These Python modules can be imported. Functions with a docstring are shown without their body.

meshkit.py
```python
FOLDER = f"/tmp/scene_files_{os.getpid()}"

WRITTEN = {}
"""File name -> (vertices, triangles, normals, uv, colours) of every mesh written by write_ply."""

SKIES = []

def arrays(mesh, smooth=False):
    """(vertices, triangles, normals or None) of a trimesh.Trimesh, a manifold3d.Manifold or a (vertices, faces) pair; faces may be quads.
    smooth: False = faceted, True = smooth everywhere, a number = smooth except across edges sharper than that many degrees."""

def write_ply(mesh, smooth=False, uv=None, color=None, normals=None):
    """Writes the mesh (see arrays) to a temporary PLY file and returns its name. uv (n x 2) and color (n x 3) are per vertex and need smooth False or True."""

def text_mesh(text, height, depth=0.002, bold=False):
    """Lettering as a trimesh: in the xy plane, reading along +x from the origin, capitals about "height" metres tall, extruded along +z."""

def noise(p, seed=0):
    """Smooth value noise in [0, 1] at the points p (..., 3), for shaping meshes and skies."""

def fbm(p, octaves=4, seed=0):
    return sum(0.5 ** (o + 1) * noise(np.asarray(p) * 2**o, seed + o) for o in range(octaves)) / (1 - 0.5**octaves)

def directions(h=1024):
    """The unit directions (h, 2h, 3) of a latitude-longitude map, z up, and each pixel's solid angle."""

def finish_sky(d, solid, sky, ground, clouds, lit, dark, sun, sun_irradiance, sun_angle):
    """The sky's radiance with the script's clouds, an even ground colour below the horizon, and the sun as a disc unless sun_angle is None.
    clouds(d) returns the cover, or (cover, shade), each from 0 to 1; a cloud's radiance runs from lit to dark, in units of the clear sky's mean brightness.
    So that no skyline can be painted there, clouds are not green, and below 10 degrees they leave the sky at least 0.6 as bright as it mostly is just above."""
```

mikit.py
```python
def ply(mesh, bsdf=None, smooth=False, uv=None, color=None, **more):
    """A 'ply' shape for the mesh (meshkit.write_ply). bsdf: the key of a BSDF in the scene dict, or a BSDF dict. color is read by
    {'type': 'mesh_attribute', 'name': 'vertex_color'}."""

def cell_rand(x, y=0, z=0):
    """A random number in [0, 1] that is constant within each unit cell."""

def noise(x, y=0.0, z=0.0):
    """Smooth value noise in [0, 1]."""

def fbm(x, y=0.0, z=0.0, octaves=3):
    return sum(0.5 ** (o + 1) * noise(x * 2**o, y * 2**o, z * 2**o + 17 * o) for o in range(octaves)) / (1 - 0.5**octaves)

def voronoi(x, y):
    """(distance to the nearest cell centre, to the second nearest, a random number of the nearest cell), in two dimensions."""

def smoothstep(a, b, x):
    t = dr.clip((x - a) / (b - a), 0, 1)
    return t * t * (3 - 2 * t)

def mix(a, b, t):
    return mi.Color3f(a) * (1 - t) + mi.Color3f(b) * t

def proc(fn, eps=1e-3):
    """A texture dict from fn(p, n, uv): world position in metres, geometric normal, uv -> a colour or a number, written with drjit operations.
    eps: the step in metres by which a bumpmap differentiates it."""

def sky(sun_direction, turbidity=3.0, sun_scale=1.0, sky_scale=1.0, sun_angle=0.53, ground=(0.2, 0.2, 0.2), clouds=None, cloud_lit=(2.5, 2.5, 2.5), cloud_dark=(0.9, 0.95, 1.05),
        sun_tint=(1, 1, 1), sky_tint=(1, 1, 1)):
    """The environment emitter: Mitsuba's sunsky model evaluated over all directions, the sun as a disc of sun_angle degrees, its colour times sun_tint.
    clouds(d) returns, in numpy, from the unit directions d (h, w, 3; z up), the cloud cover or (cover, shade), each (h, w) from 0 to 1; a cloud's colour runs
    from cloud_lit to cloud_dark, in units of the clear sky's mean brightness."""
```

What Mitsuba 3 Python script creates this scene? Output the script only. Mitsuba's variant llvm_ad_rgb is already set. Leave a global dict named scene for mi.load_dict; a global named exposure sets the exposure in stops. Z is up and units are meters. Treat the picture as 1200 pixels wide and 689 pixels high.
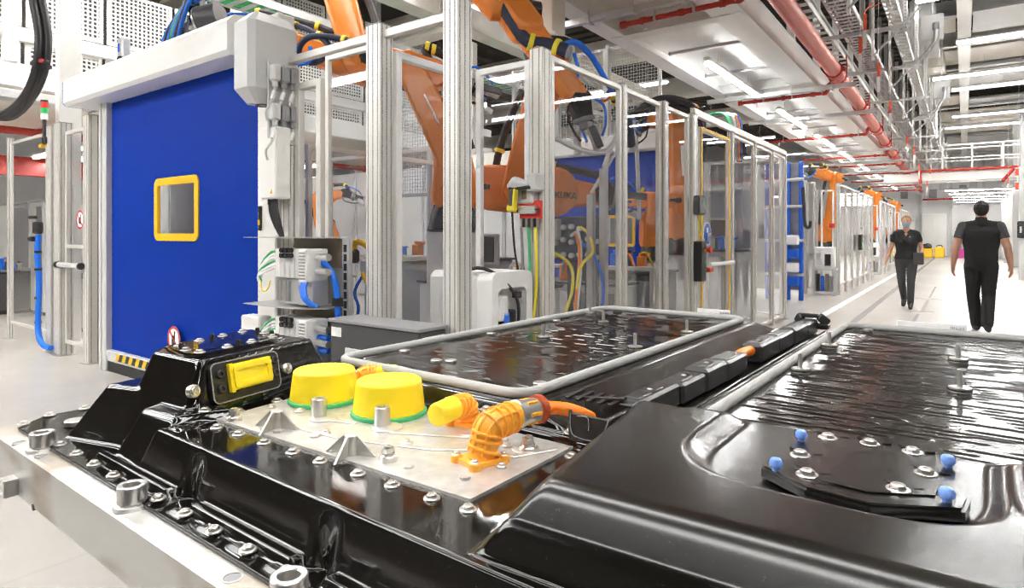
import math, random, numpy as np, trimesh, mitsuba as mi, drjit as dr, mikit
import manifold3d as m3
from shapely.geometry import Polygon
import meshkit

# ---------------------------------------------------------------- camera, light, exposure
T = mi.ScalarTransform4f
exposure = 0.34
YAW = math.atan(530 / 726)
scene, labels = {}, {}
scene['camera'] = {'type': 'perspective', 'fov': 2 * math.degrees(math.atan(600 / 726)), 'fov_axis': 'x', 'near_clip': 0.02, 'far_clip': 200.0,
                   'principal_point_offset_y': 0.1009,
                   'to_world': T().look_at(origin=[0, 0, 1.35], target=[-math.sin(YAW), math.cos(YAW), 1.35], up=[0, 0, 1])}
LAMP = 78.0          # radiance of the fluorescent tubes
rng = random.Random(7)
nrng = np.random.default_rng(7)
PI = math.pi


# ---------------------------------------------------------------- mesh helpers
def V(*a):
    return np.array(a, float)


def unit(v):
    v = np.asarray(v, float)
    return v / (np.linalg.norm(v) + 1e-12)


def _chamfer_faces():
    pts = []
    for sx in (-1, 1):
        for sy in (-1, 1):
            for sz in (-1, 1):
                for k in range(3):
                    p = [sx * 1.0, sy * 1.0, sz * 1.0]
                    q = [0.8 * c for c in p]
                    q[k] = p[k]
                    pts.append(q)
    h = trimesh.convex.convex_hull(np.array(pts), repair=True)
    idx = [int(np.argmin(np.linalg.norm(np.array(pts) - v, axis=1))) for v in h.vertices]
    return np.array(pts), np.array(idx)[h.faces]


CHP, CHF = _chamfer_faces()
CBV = np.array([[x, y, z] for x in (-1, 1) for y in (-1, 1) for z in (-1, 1)], float)
CBF = np.array([[0, 1, 3], [0, 3, 2], [4, 6, 7], [4, 7, 5], [0, 4, 5], [0, 5, 1], [2, 3, 7], [2, 7, 6], [0, 2, 6], [0, 6, 4], [1, 5, 7], [1, 7, 3]])


def frame_to(d):
    d = unit(d)
    a = np.cross([0, 0, 1.0], d) if abs(d[2]) < 0.98 else np.cross([0, 1.0, 0], d)
    a = unit(a)
    return a, np.cross(d, a), d


class G:
    """Collects pieces into one mesh."""

    def __init__(self):
        self.v, self.f, self.n = [], [], 0

    def add(self, v, f):
        v = np.asarray(v, float)
        self.v.append(v)
        self.f.append(np.asarray(f, int) + self.n)
        self.n += len(v)
        return self

    def mesh(self, m):
        if hasattr(m, 'to_mesh'):
            q = m.to_mesh()
            return self.add(np.array(q.vert_properties[:, :3]), np.array(q.tri_verts))
        return self.add(m.vertices, m.faces)

    def box(self, x0, x1, y0, y1, z0, z1, b=0.0, rot=0.0, piv=None):
        c = V(x0 + x1, y0 + y1, z0 + z1) / 2
        h = V(abs(x1 - x0), abs(y1 - y0), abs(z1 - z0)) / 2
        if b > 0:
            b = min(b, h.min() * 0.9)
            s = np.sign(CHP)
            v = s * h
            inner = np.abs(CHP) < 0.9
            v = np.where(inner, s * (h - b), v)
            f = CHF
        else:
            v, f = CBV * h, CBF
        if rot:
            r = np.array([[math.cos(rot), -math.sin(rot), 0], [math.sin(rot), math.cos(rot), 0], [0, 0, 1]])
            if piv is None:
                v = v @ r.T + c
            else:
                v = (v + c - V(*piv)) @ r.T + V(*piv)
        else:
            v = v + c
        return self.add(v, f)

    def bar(self, p, q, w, h=None, b=0.0):
        """A rectangular bar from p to q, w wide, h tall."""
        h = w if h is None else h
        p, q = V(*p), V(*q)
        a, u, d = frame_to(q - p)
        L = np.linalg.norm(q - p)
        g = G().box(-w / 2, w / 2, -h / 2, h / 2, 0, L, b)
        v = np.vstack(g.v)
        return self.add(v[:, :1] * a + v[:, 1:2] * u + v[:, 2:] * d + p, g.f[0])

    def cyl(self, p, q, r, r2=None, n=16):
        p, q = V(*p), V(*q)
        r2 = r if r2 is None else r2
        a, u, d = frame_to(q - p)
        t = np.arange(n) * 2 * PI / n
        ring = np.cos(t)[:, None] * a + np.sin(t)[:, None] * u
        v = np.vstack([p + ring * r, q + ring * r2, [p], [q]])
        i = np.arange(n)
        j = (i + 1) % n
        f = np.vstack([np.c_[i, j, j + n], np.c_[i, j + n, i + n], np.c_[j, i, i * 0 + 2 * n], np.c_[i + n, j + n, i * 0 + 2 * n + 1]])
        return self.add(v, f)

    def tube(self, pts, r, n=8, smooth=True, per=6, closed=False):
        p = np.asarray(pts, float)
        if smooth and len(p) > 2:
            p = spline(p, per, closed)
        m = len(p)
        t = np.roll(p, -1, 0) - np.roll(p, 1, 0) if closed else np.gradient(p, axis=0)
        t /= np.linalg.norm(t, axis=1, keepdims=True) + 1e-12
        a = frame_to(t[0])[0]
        A = []
        for k in range(m):
            a = unit(a - t[k] * (a @ t[k]))
            A.append(a)
        A = np.array(A)
        Bn = np.cross(t, A)
        th = np.arange(n) * 2 * PI / n
        rr = np.broadcast_to(r, (m,))
        v = p[:, None] + rr[:, None, None] * (np.cos(th)[None, :, None] * A[:, None] + np.sin(th)[None, :, None] * Bn[:, None])
        v = v.reshape(-1, 3)
        segs = m if closed else m - 1
        i, j = np.meshgrid(np.arange(segs), np.arange(n), indexing='ij')
        i2 = (i + 1) % m
        j2 = (j + 1) % n
        q = np.stack([i * n + j, i * n + j2, i2 * n + j2, i2 * n + j], -1).reshape(-1, 4)
        f = [q[:, [0, 1, 2]], q[:, [0, 2, 3]]]
        if not closed:
            k = np.arange(1, n - 1)
            f += [np.c_[k * 0, k + 1, k], np.c_[k * 0, k, k + 1] + (m - 1) * n]
        return self.add(v, np.vstack(f))

    def lathe(self, prof, at=(0, 0, 0), axis=(0, 0, 1), n=24, sx=1.0, sy=1.0):
        """prof: (radius, height) from bottom to top; ends with radius 0 close it."""
        pr = np.asarray(prof, float)
        a, u, d = frame_to(axis)
        if abs(d[2] - 1) < 1e-9:
            a, u = V(1, 0, 0), V(0, 1, 0)
        th = np.arange(n) * 2 * PI / n
        ring = np.cos(th)[:, None] * a * sx + np.sin(th)[:, None] * u * sy
        v = (V(*at) + pr[:, 0, None, None] * ring[None] + pr[:, 1, None, None] * d).reshape(-1, 3)
        i, j = np.meshgrid(np.arange(len(pr) - 1), np.arange(n), indexing='ij')
        j2 = (j + 1) % n
        q = np.stack([i * n + j, i * n + j2, (i + 1) * n + j2, (i + 1) * n + j], -1).reshape(-1, 4)
        return self.add(v, np.vstack([q[:, [0, 1, 2]], q[:, [0, 2, 3]]]))

    def prism(self, poly, z0, z1, o=(0, 0, 0), ax=(1, 0, 0), ay=(0, 1, 0)):
        """Extrudes a 2D polygon (list of points or shapely) along ax x ay from z0 to z1, at o."""
        pg = poly if hasattr(poly, 'exterior') else Polygon(poly)
        m = trimesh.creation.extrude_polygon(pg, z1 - z0, engine='earcut')
        v = np.array(m.vertices)
        ax, ay = unit(ax), unit(ay)
        az = np.cross(ax, ay)
        return self.add(V(*o) + v[:, :1] * ax + v[:, 1:2] * ay + (v[:, 2:] + z0) * az, m.faces)

    def hull(self, pts):
        return self.mesh(trimesh.convex.convex_hull(np.asarray(pts, float)))

    def link(self, p, q, ax, rp, rq, wp, wq=None, n=18):
        """A robot arm: hull of two discs around p and q whose axles point along ax."""
        wq = wp if wq is None else wq
        ax = unit(ax)
        pts = []
        for c, r, w in ((V(*p), rp, wp), (V(*q), rq, wq)):
            a, u, _ = frame_to(ax)
            t = np.arange(n) * 2 * PI / n
            ring = np.cos(t)[:, None] * a + np.sin(t)[:, None] * u
            for s in (-1, 1):
                pts += [c + ring * r * 0.86 + ax * s * w, c + ring * r + ax * s * w * 0.75]
        return self.hull(np.vstack(pts))

    def out(self):
        return np.vstack(self.v), np.vstack(self.f)


def spline(p, per=6, closed=False):
    p = np.asarray(p, float)
    n = len(p)
    out = []
    for i in range(n if closed else n - 1):
        p0, p1, p2, p3 = (p[(i + k) % n] if closed else p[min(max(i + k, 0), n - 1)] for k in (-1, 0, 1, 2))
        for s in range(per):
            t = s / per
            out.append(0.5 * (2 * p1 + (p2 - p0) * t + (2 * p0 - 5 * p1 + 4 * p2 - p3) * t * t + (3 * p1 - p0 - 3 * p2 + p3) * t ** 3))
    if not closed:
        out.append(p[-1])
    return np.array(out)


def rrect(x0, x1, y0, y1, r, n=6):
    pts = []
    for cx, cy, a0 in ((x1 - r, y1 - r, 0), (x0 + r, y1 - r, 90), (x0 + r, y0 + r, 180), (x1 - r, y0 + r, 270)):
        for k in range(n + 1):
            a = math.radians(a0 + 90 * k / n)
            pts.append((cx + r * math.cos(a), cy + r * math.sin(a)))
    return pts


def ring_poly(x0, x1, y0, y1, r, w):
    return Polygon(rrect(x0, x1, y0, y1, r), [rrect(x0 + w, x1 - w, y0 + w, y1 - w, max(r - w, 0.002))])


# ---------------------------------------------------------------- names
_count = {}


def key_of(name):
    k = _count.get(name, -1) + 1
    _count[name] = k
    return name if k == 0 else f'{name}_{k:03d}'


def thing(name, label, cat, group=None, kind=None):
    k = key_of(name)
    labels[k] = {'label': label, 'category': cat}
    if group:
        labels[k]['group'] = group
    if kind:
        labels[k]['kind'] = kind
    return k


def struct(name):
    k = key_of(name)
    labels[k] = {'kind': 'structure'}
    return k


def shape(g, mat, smooth=30, **kw):
    return mikit.ply(g.out() if isinstance(g, G) else g, mat, smooth=smooth, **kw)


def put(k, g, mat, smooth=30, M=None, **kw):
    """The thing's own mesh."""
    d = g if isinstance(g, dict) else shape(g, mat, smooth, **kw)
    scene[k] = {**d, 'to_world': M} if M is not None else dict(d)
    return k


def part(parent, name, g, mat=None, smooth=30, M=None, label=None, kind=None, **kw):
    k = key_of(parent + '__' + name)
    put(k, g, mat, smooth, M, **kw)
    if label or kind:
        labels[k] = {}
        if label:
            labels[k]['label'] = label
        if kind:
            labels[k]['kind'] = kind
    return k


# ---------------------------------------------------------------- materials
def prin(name, col, rough=0.5, metal=0.0, **kw):
    base = col if isinstance(col, dict) else {'type': 'rgb', 'value': list(col)}
    scene[name] = {'type': 'twosided', 'bsdf': {'type': 'principled', 'base_color': base, 'roughness': rough, 'metallic': metal, **kw}}
    return name


N, FBM, SS, MIX = mikit.noise, mikit.fbm, mikit.smoothstep, mikit.mix


def floor_color(p, n, uv):
    a = FBM(p.x * 0.7, p.y * 0.7, 0.0, 4)
    b = FBM(p.x * 6.0, p.y * 6.0, 3.0, 3)
    seam = SS(0.012, 0.004, dr.abs(p.x / 3.0 - dr.round(p.x / 3.0)) * 3.0) * 0.5 + SS(0.012, 0.004, dr.abs(p.y / 4.0 - dr.round(p.y / 4.0)) * 4.0) * 0.5
    v = 0.9 + 0.16 * (a - 0.5) + 0.06 * (b - 0.5) - 0.12 * dr.minimum(seam, 0.5)
    return mi.Color3f(0.47, 0.445, 0.41) * v


def cast_alu(p, n, uv):
    a = FBM(p.x * 9.0, p.y * 9.0, p.z * 9.0, 3)
    b = FBM(p.x * 60.0, p.y * 60.0, p.z * 60.0, 2)
    return MIX((0.68, 0.67, 0.645), (0.52, 0.50, 0.455), SS(0.35, 0.72, a)) * (0.82 + 0.36 * b)


def mill_alu(p, n, uv):
    a = FBM(p.x * 2.0, p.z * 26.0, p.y * 5.0, 3)
    b = FBM(p.x * 5.0, p.z * 7.0, 4.0, 3)
    return MIX((0.66, 0.645, 0.62), (0.40, 0.34, 0.27), SS(0.48, 0.72, b) * SS(0.25, 0.7, a)) * (0.93 + 0.14 * a)


def dusty_black(p, n, uv):
    d = SS(0.74, 0.95, FBM(p.x * 260.0, p.y * 260.0, p.z * 260.0, 2)) * 0.03
    return mi.Color3f(0.005, 0.0042, 0.0034) + mi.Color3f(1.0, 0.93, 0.85) * d


prin('floor_paint', mikit.proc(floor_color), 0.32, specular=0.35)


def coat_rough(p, n, uv):
    satin = SS(-0.50, -0.44, p.x) * SS(1.12, 1.06, p.y) * SS(0.985, 1.0, p.z)
    lid = SS(1.0, 1.05, p.y)
    return 0.055 + 0.125 * satin + 0.05 * lid * (1 - satin)


prin('black_coat', mikit.proc(dusty_black), mikit.proc(coat_rough), specular=0.8)
prin('cast_aluminium', mikit.proc(cast_alu), 0.36, 0.6)
prin('mill_aluminium', mikit.proc(mill_alu), 0.40, 0.5)
prin('zinc', (0.80, 0.78, 0.73), 0.26, 0.9)
prin('turned_aluminium', (0.72, 0.71, 0.69), 0.30, 0.9)
prin('yellow_plastic', (0.95, 0.735, 0.018), 0.42)
prin('lime_yellow', (0.95, 0.78, 0.05), 0.42)
prin('green_plastic', (0.06, 0.42, 0.16), 0.45)
prin('orange_plastic', (0.95, 0.42, 0.045), 0.38)
prin('orange_cable', (0.92, 0.21, 0.008), 0.40)
prin('rust_plastic', (0.42, 0.07, 0.02), 0.4)
prin('grey_foam', (0.40, 0.40, 0.385), 0.7)
prin('black_plastic', (0.018, 0.018, 0.018), 0.32)
prin('black_rubber', (0.02, 0.02, 0.021), 0.5)
prin('navy_sleeve', (0.02, 0.028, 0.06), 0.5)
prin('dark_grey_paint', (0.060, 0.060, 0.064), 0.42)
prin('mid_grey', (0.26, 0.26, 0.27), 0.45)
prin('light_grey_paint', (0.56, 0.56, 0.55), 0.42)
prin('white_paint', (0.80, 0.79, 0.755), 0.42)
prin('cream_paint', (0.74, 0.70, 0.62), 0.5)
prin('pure_white', (0.86, 0.86, 0.85), 0.45)
prin('profile_aluminium', (0.64, 0.62, 0.575), 0.42, 0.2)
prin('galvanised', (0.58, 0.58, 0.575), 0.42, 0.7)
prin('door_blue', (0.0, 0.030, 0.30), 0.6, specular=0.12)
prin('blue_hose', (0.012, 0.17, 0.78), 0.35)
prin('signal_blue', (0.01, 0.09, 0.5), 0.4)
prin('steel_brown', (0.20, 0.165, 0.125), 0.45, 0.3)
prin('robot_orange', (0.84, 0.25, 0.032), 0.33, clearcoat=0.4)
prin('red_pipe', (0.42, 0.030, 0.018), 0.38)
prin('big_pipe_red', (0.52, 0.12, 0.085), 0.4)
prin('red_paint', (0.60, 0.035, 0.025), 0.4)
prin('tag_red', (0.75, 0.10, 0.05), 0.5)
prin('hazard_yellow', (0.85, 0.50, 0.008), 0.5)
prin('roof_dark', (0.075, 0.068, 0.058), 0.6)
prin('wall_white', (0.74, 0.735, 0.72), 0.6)
prin('marking_grey', (0.23, 0.22, 0.21), 0.5)
prin('marking_white', (0.86, 0.85, 0.83), 0.45)
prin('pin_blue', (0.20, 0.36, 0.85), 0.4)
prin('skin', (0.66, 0.36, 0.25), 0.5)
prin('fabric_black', (0.012, 0.012, 0.013), 0.85)
prin('fabric_grey', (0.060, 0.060, 0.064), 0.85)
prin('jeans_grey', (0.050, 0.050, 0.054), 0.85)
prin('hair_dark', (0.010, 0.008, 0.007), 0.6)
prin('hair_blond', (0.30, 0.19, 0.085), 0.6)
prin('mask_blue', (0.42, 0.62, 0.80), 0.8)
prin('wood_tan', (0.45, 0.26, 0.08), 0.6)
prin('magenta', (0.45, 0.03, 0.20), 0.5)
prin('green_lens', (0.02, 0.45, 0.10), 0.3)
prin('red_lens', (0.75, 0.03, 0.02), 0.3)
scene['pane_clear'] = {'type': 'thindielectric', 'int_ior': 1.58, 'specular_transmittance': {'type': 'rgb', 'value': [0.84, 0.85, 0.87]}}


def glow(c):
    return {'type': 'area', 'radiance': {'type': 'rgb', 'value': [float(x) for x in c]}}

# ---------------------------------------------------------------- the hall: floor, walls, roof
struct_box = lambda name, *b, mat='wall_white', bev=0.0: put(struct(name), G().box(*b, bev), mat, False)
struct_box('floor', -30, 9, -9, 50, -0.2, 0, mat='floor_paint')
struct_box('wall_end', -30, 9, 48.0, 48.3, 0, 9)
struct_box('wall_back', -30, 9, -9.3, -9.0, 0, 9, mat='roof_dark')
struct_box('wall_left', -30.3, -30, -9, 48, 0, 9)
struct_box('wall_right', 9.0, 9.3, -9, 48, 0, 9, mat='marking_grey')
k = struct('ceiling')
put(k, G().box(-30, 9, -9, 48, 8.2, 8.4), 'roof_dark', False)
g = G()
for i in range(94):
    g.box(-30, 9, -8.8 + i * 0.6, -8.55 + i * 0.6, 8.1, 8.2)
part(k, 'deck_rib', g, 'roof_dark', False, kind='stuff')
part('floor', 'cell_floor', G().box(-8.0, -2.42, 3.7, 10.6, 0.0, 0.004), 'mid_grey', False)
# painted lines of the aisle
for (x0, x1, y0, y1, m, what) in ((-1.97, -1.85, 8.8, 45, 'marking_white', 'line'), (-1.43, -1.33, 8.8, 45, 'marking_grey', 'line'), (0.62, 0.70, 18, 46, 'marking_white', 'line')):
    part('floor', what, G().box(x0, x1, y0, y1, 0.0, 0.002), m, False)
for (x0, x1, y0, y1) in ((-0.66, -0.61, 10.9, 12.6), (-0.63, -0.58, 13.1, 15.4), (-0.85, -0.42, 13.0, 13.06), (-0.9, -0.35, 15.6, 15.67), (-0.62, -0.58, 16.0, 19.5)):
    part('floor', 'line', G().box(x0, x1, y0, y1, 0.0, 0.002), 'marking_grey', False)


# ---------------------------------------------------------------- lamps
def lamp(x, y, z, length, along, label, group):
    k = thing('ceiling_lamp', label, 'lamp', group)
    h = length / 2
    if along == 'x':
        part(k, 'housing', G().box(x - h, x + h, y - 0.05, y + 0.05, z + 0.05, z + 0.10, 0.012), 'white_paint')
        part(k, 'reflector', G().box(x - h, x + h, y - 0.15, y + 0.15, z + 0.032, z + 0.05, 0.004), 'light_grey_paint')
        g = G().box(x - h + 0.02, x + h - 0.02, y - 0.042, y + 0.042, z - 0.02, z + 0.03, 0.02)
        for s in (-0.6, 0.6):
            part(k, 'hanger', G().cyl((x + s * h, y, z + 0.09), (x + s * h, y, z + 0.50), 0.006, n=6), 'galvanised')
    else:
        part(k, 'housing', G().box(x - 0.05, x + 0.05, y - h, y + h, z + 0.03, z + 0.09, 0.012), 'white_paint')
        g = G().box(x - 0.042, x + 0.042, y - h + 0.02, y + h - 0.02, z - 0.02, z + 0.03, 0.02)
        for s in (-0.6, 0.6):
            part(k, 'hanger', G().cyl((x, y + s * h, z + 0.09), (x, y + s * h, z + 0.26), 0.006, n=6), 'galvanised')
    part(k, 'tube', g, 'pure_white', False, emitter=glow([LAMP, LAMP * 0.985, LAMP * 0.955]))


for y in (-4.0, 2.2):
    for x in (-10.0, 4.6):
        lamp(x, y, 5.5, 2.9, 'x', 'long white tube lamp crossing above the near hall bay', 'tube lamps above the near hall bay')
for x in (-18, -23):
    for y in (-2, 4, 11):
        lamp(x, y, 5.5, 2.9, 'x', 'white tube lamp hanging beyond the left mezzanine', 'tube lamps beyond the left mezzanine')
for i, (y, x0) in enumerate(((9.6, -0.7), (12.9, -0.7), (16.2, -0.15), (19.6, -0.75), (21.4, -0.3), (26.3, -0.35), (29.0, -0.6), (33.0, -0.7), (36.0, -0.6), (39.0, -0.5), (42.0, -0.5), (45.0, -0.4))):
    L = 5.8 if y < 27 else 4.0
    lamp(x0 + L / 2, y, 5.4 if y < 32 else 3.25, L, 'x', 'white tube lamp hung crosswise under the beams at upper right', 'tube lamps under the beams at upper right')
for i, y in enumerate((10.0, 14.2, 18.0, 21.8, 25.8, 29.8, 34.0, 38.0)):
    lamp(-2.95, y, 3.78, 2.6, 'y', ('bright tube lamp under the first white platform bay above the robot cell' if i == 0 else
         'bright tube lamp under the second white platform bay, next beyond the first' if i == 1 else 'tube lamp under the far bays of the white platform along the aisle'),
         None if i < 2 else 'tube lamps under the far platform bays')
for y in (15.0, 20, 26, 32, 38):
    lamp(-7.5, y, 5.2, 2.9, 'x', 'white tube lamp hung above the far robot cells behind the screens', 'tube lamps above the far robot cells')
for (x, y) in ((-9.4, 0.4), (-9.4, 3.2), (-9.4, 6.0)):
    lamp(x, y, 5.6, 2.9, 'x', 'long white tube lamp in front of the left mezzanine', 'tube lamps in front of the left mezzanine')
for (x, y) in ((-14.5, 4.6), (-16.0, 5.3), (-18.5, 6.6), (-13.2, 9.0)):
    lamp(x, y, 2.95, 2.6, 'x', 'white tube lamp under the left mezzanine, behind the far left screens', 'tube lamps under the left mezzanine')
for (x, y) in ((-4.9, 5.6), (-7.4, 8.2), (-7.4, 3.9)):
    lamp(x, y, 5.2, 2.9, 'x', 'tube lamp above the near robot cell, over the orange robots', 'tube lamps above the near robot cell')
# work lights on frames above the battery station and the next one to the left


def work_lights(x0, x1, rows, z, w, rad, label):
    k = thing('work_light_frame', label, 'lamp')
    for y in rows:
        part(k, 'beam', G().box(x0, x1, y - w / 2 - 0.03, y + w / 2 + 0.03, z + 0.025, z + 0.085, 0.01), 'profile_aluminium')
        part(k, 'light', G().box(x0 + 0.06, x1 - 0.06, y - w / 2, y + w / 2, z, z + 0.023), 'pure_white', False, emitter=glow([rad, rad * 0.985, rad * 0.955]))
    for x in (x0 + 0.05, x1 - 0.05):
        part(k, 'long_beam', G().box(x - 0.04, x + 0.04, rows[0] - 0.3, rows[-1] + 0.3, z + 0.085, z + 0.165, 0.006), 'profile_aluminium')
        for y in (rows[0] - 0.25, rows[-1] + 0.25):
            part(k, 'hanger', G().box(x - 0.02, x + 0.02, y - 0.02, y + 0.02, z + 0.165, 8.15), 'profile_aluminium', False)


work_lights(-3.2, 2.0, (-0.5, 0.5, 1.45), 3.32, 0.28, 8.0, 'aluminium frame with wide work lights above the battery station')
work_lights(-6.9, -2.55, (3.3, 5.2), 4.75, 0.36, 12.0, 'aluminium frame with wide work lights above the front of the near robot cell')
work_lights(-10.5, -4.6, (-5.6, -4.0, -2.4, -0.8), 4.3, 0.36, 22.0, 'aluminium frame with wide work lights above the next station at the left')
# black work mat in front of the battery station
k = thing('work_mat', 'black rubber work mat on the floor at the front of the battery station', 'mat')
part(k, 'mat', G().box(-1.35, 3.2, -2.6, 0.42, 0.0, 0.014, 0.006), 'black_rubber')
k = thing('work_mat', 'black rubber work mat on the floor of the next station at the left', 'mat')
part(k, 'mat', G().box(-12.0, -3.2, -7.0, -1.0, 0.0, 0.014, 0.006), 'black_rubber')

# ---------------------------------------------------------------- the battery pack
MB = T().rotate([0, 0, 1], math.degrees(YAW - math.atan(555 / 726)))
bat = thing('battery_pack', 'large black electric vehicle battery pack with yellow caps and orange connectors in the foreground', 'battery')


def bp(name, g, mat, smooth=30, label=None, parent=None, **kw):
    return part(parent or bat, name, g, mat, smooth, MB, label=label, **kw)


def smin(a, b, k):
    h = np.clip(0.5 + 0.5 * (b - a) / k, 0, 1)
    return b * (1 - h) + a * h - k * h * (1 - h)


def smax(a, b, k):
    return -smin(-a, -b, k)


def sstep(a, b, x):
    t = np.clip((x - a) / (b - a), 0, 1)
    return t * t * (3 - 2 * t)


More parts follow.
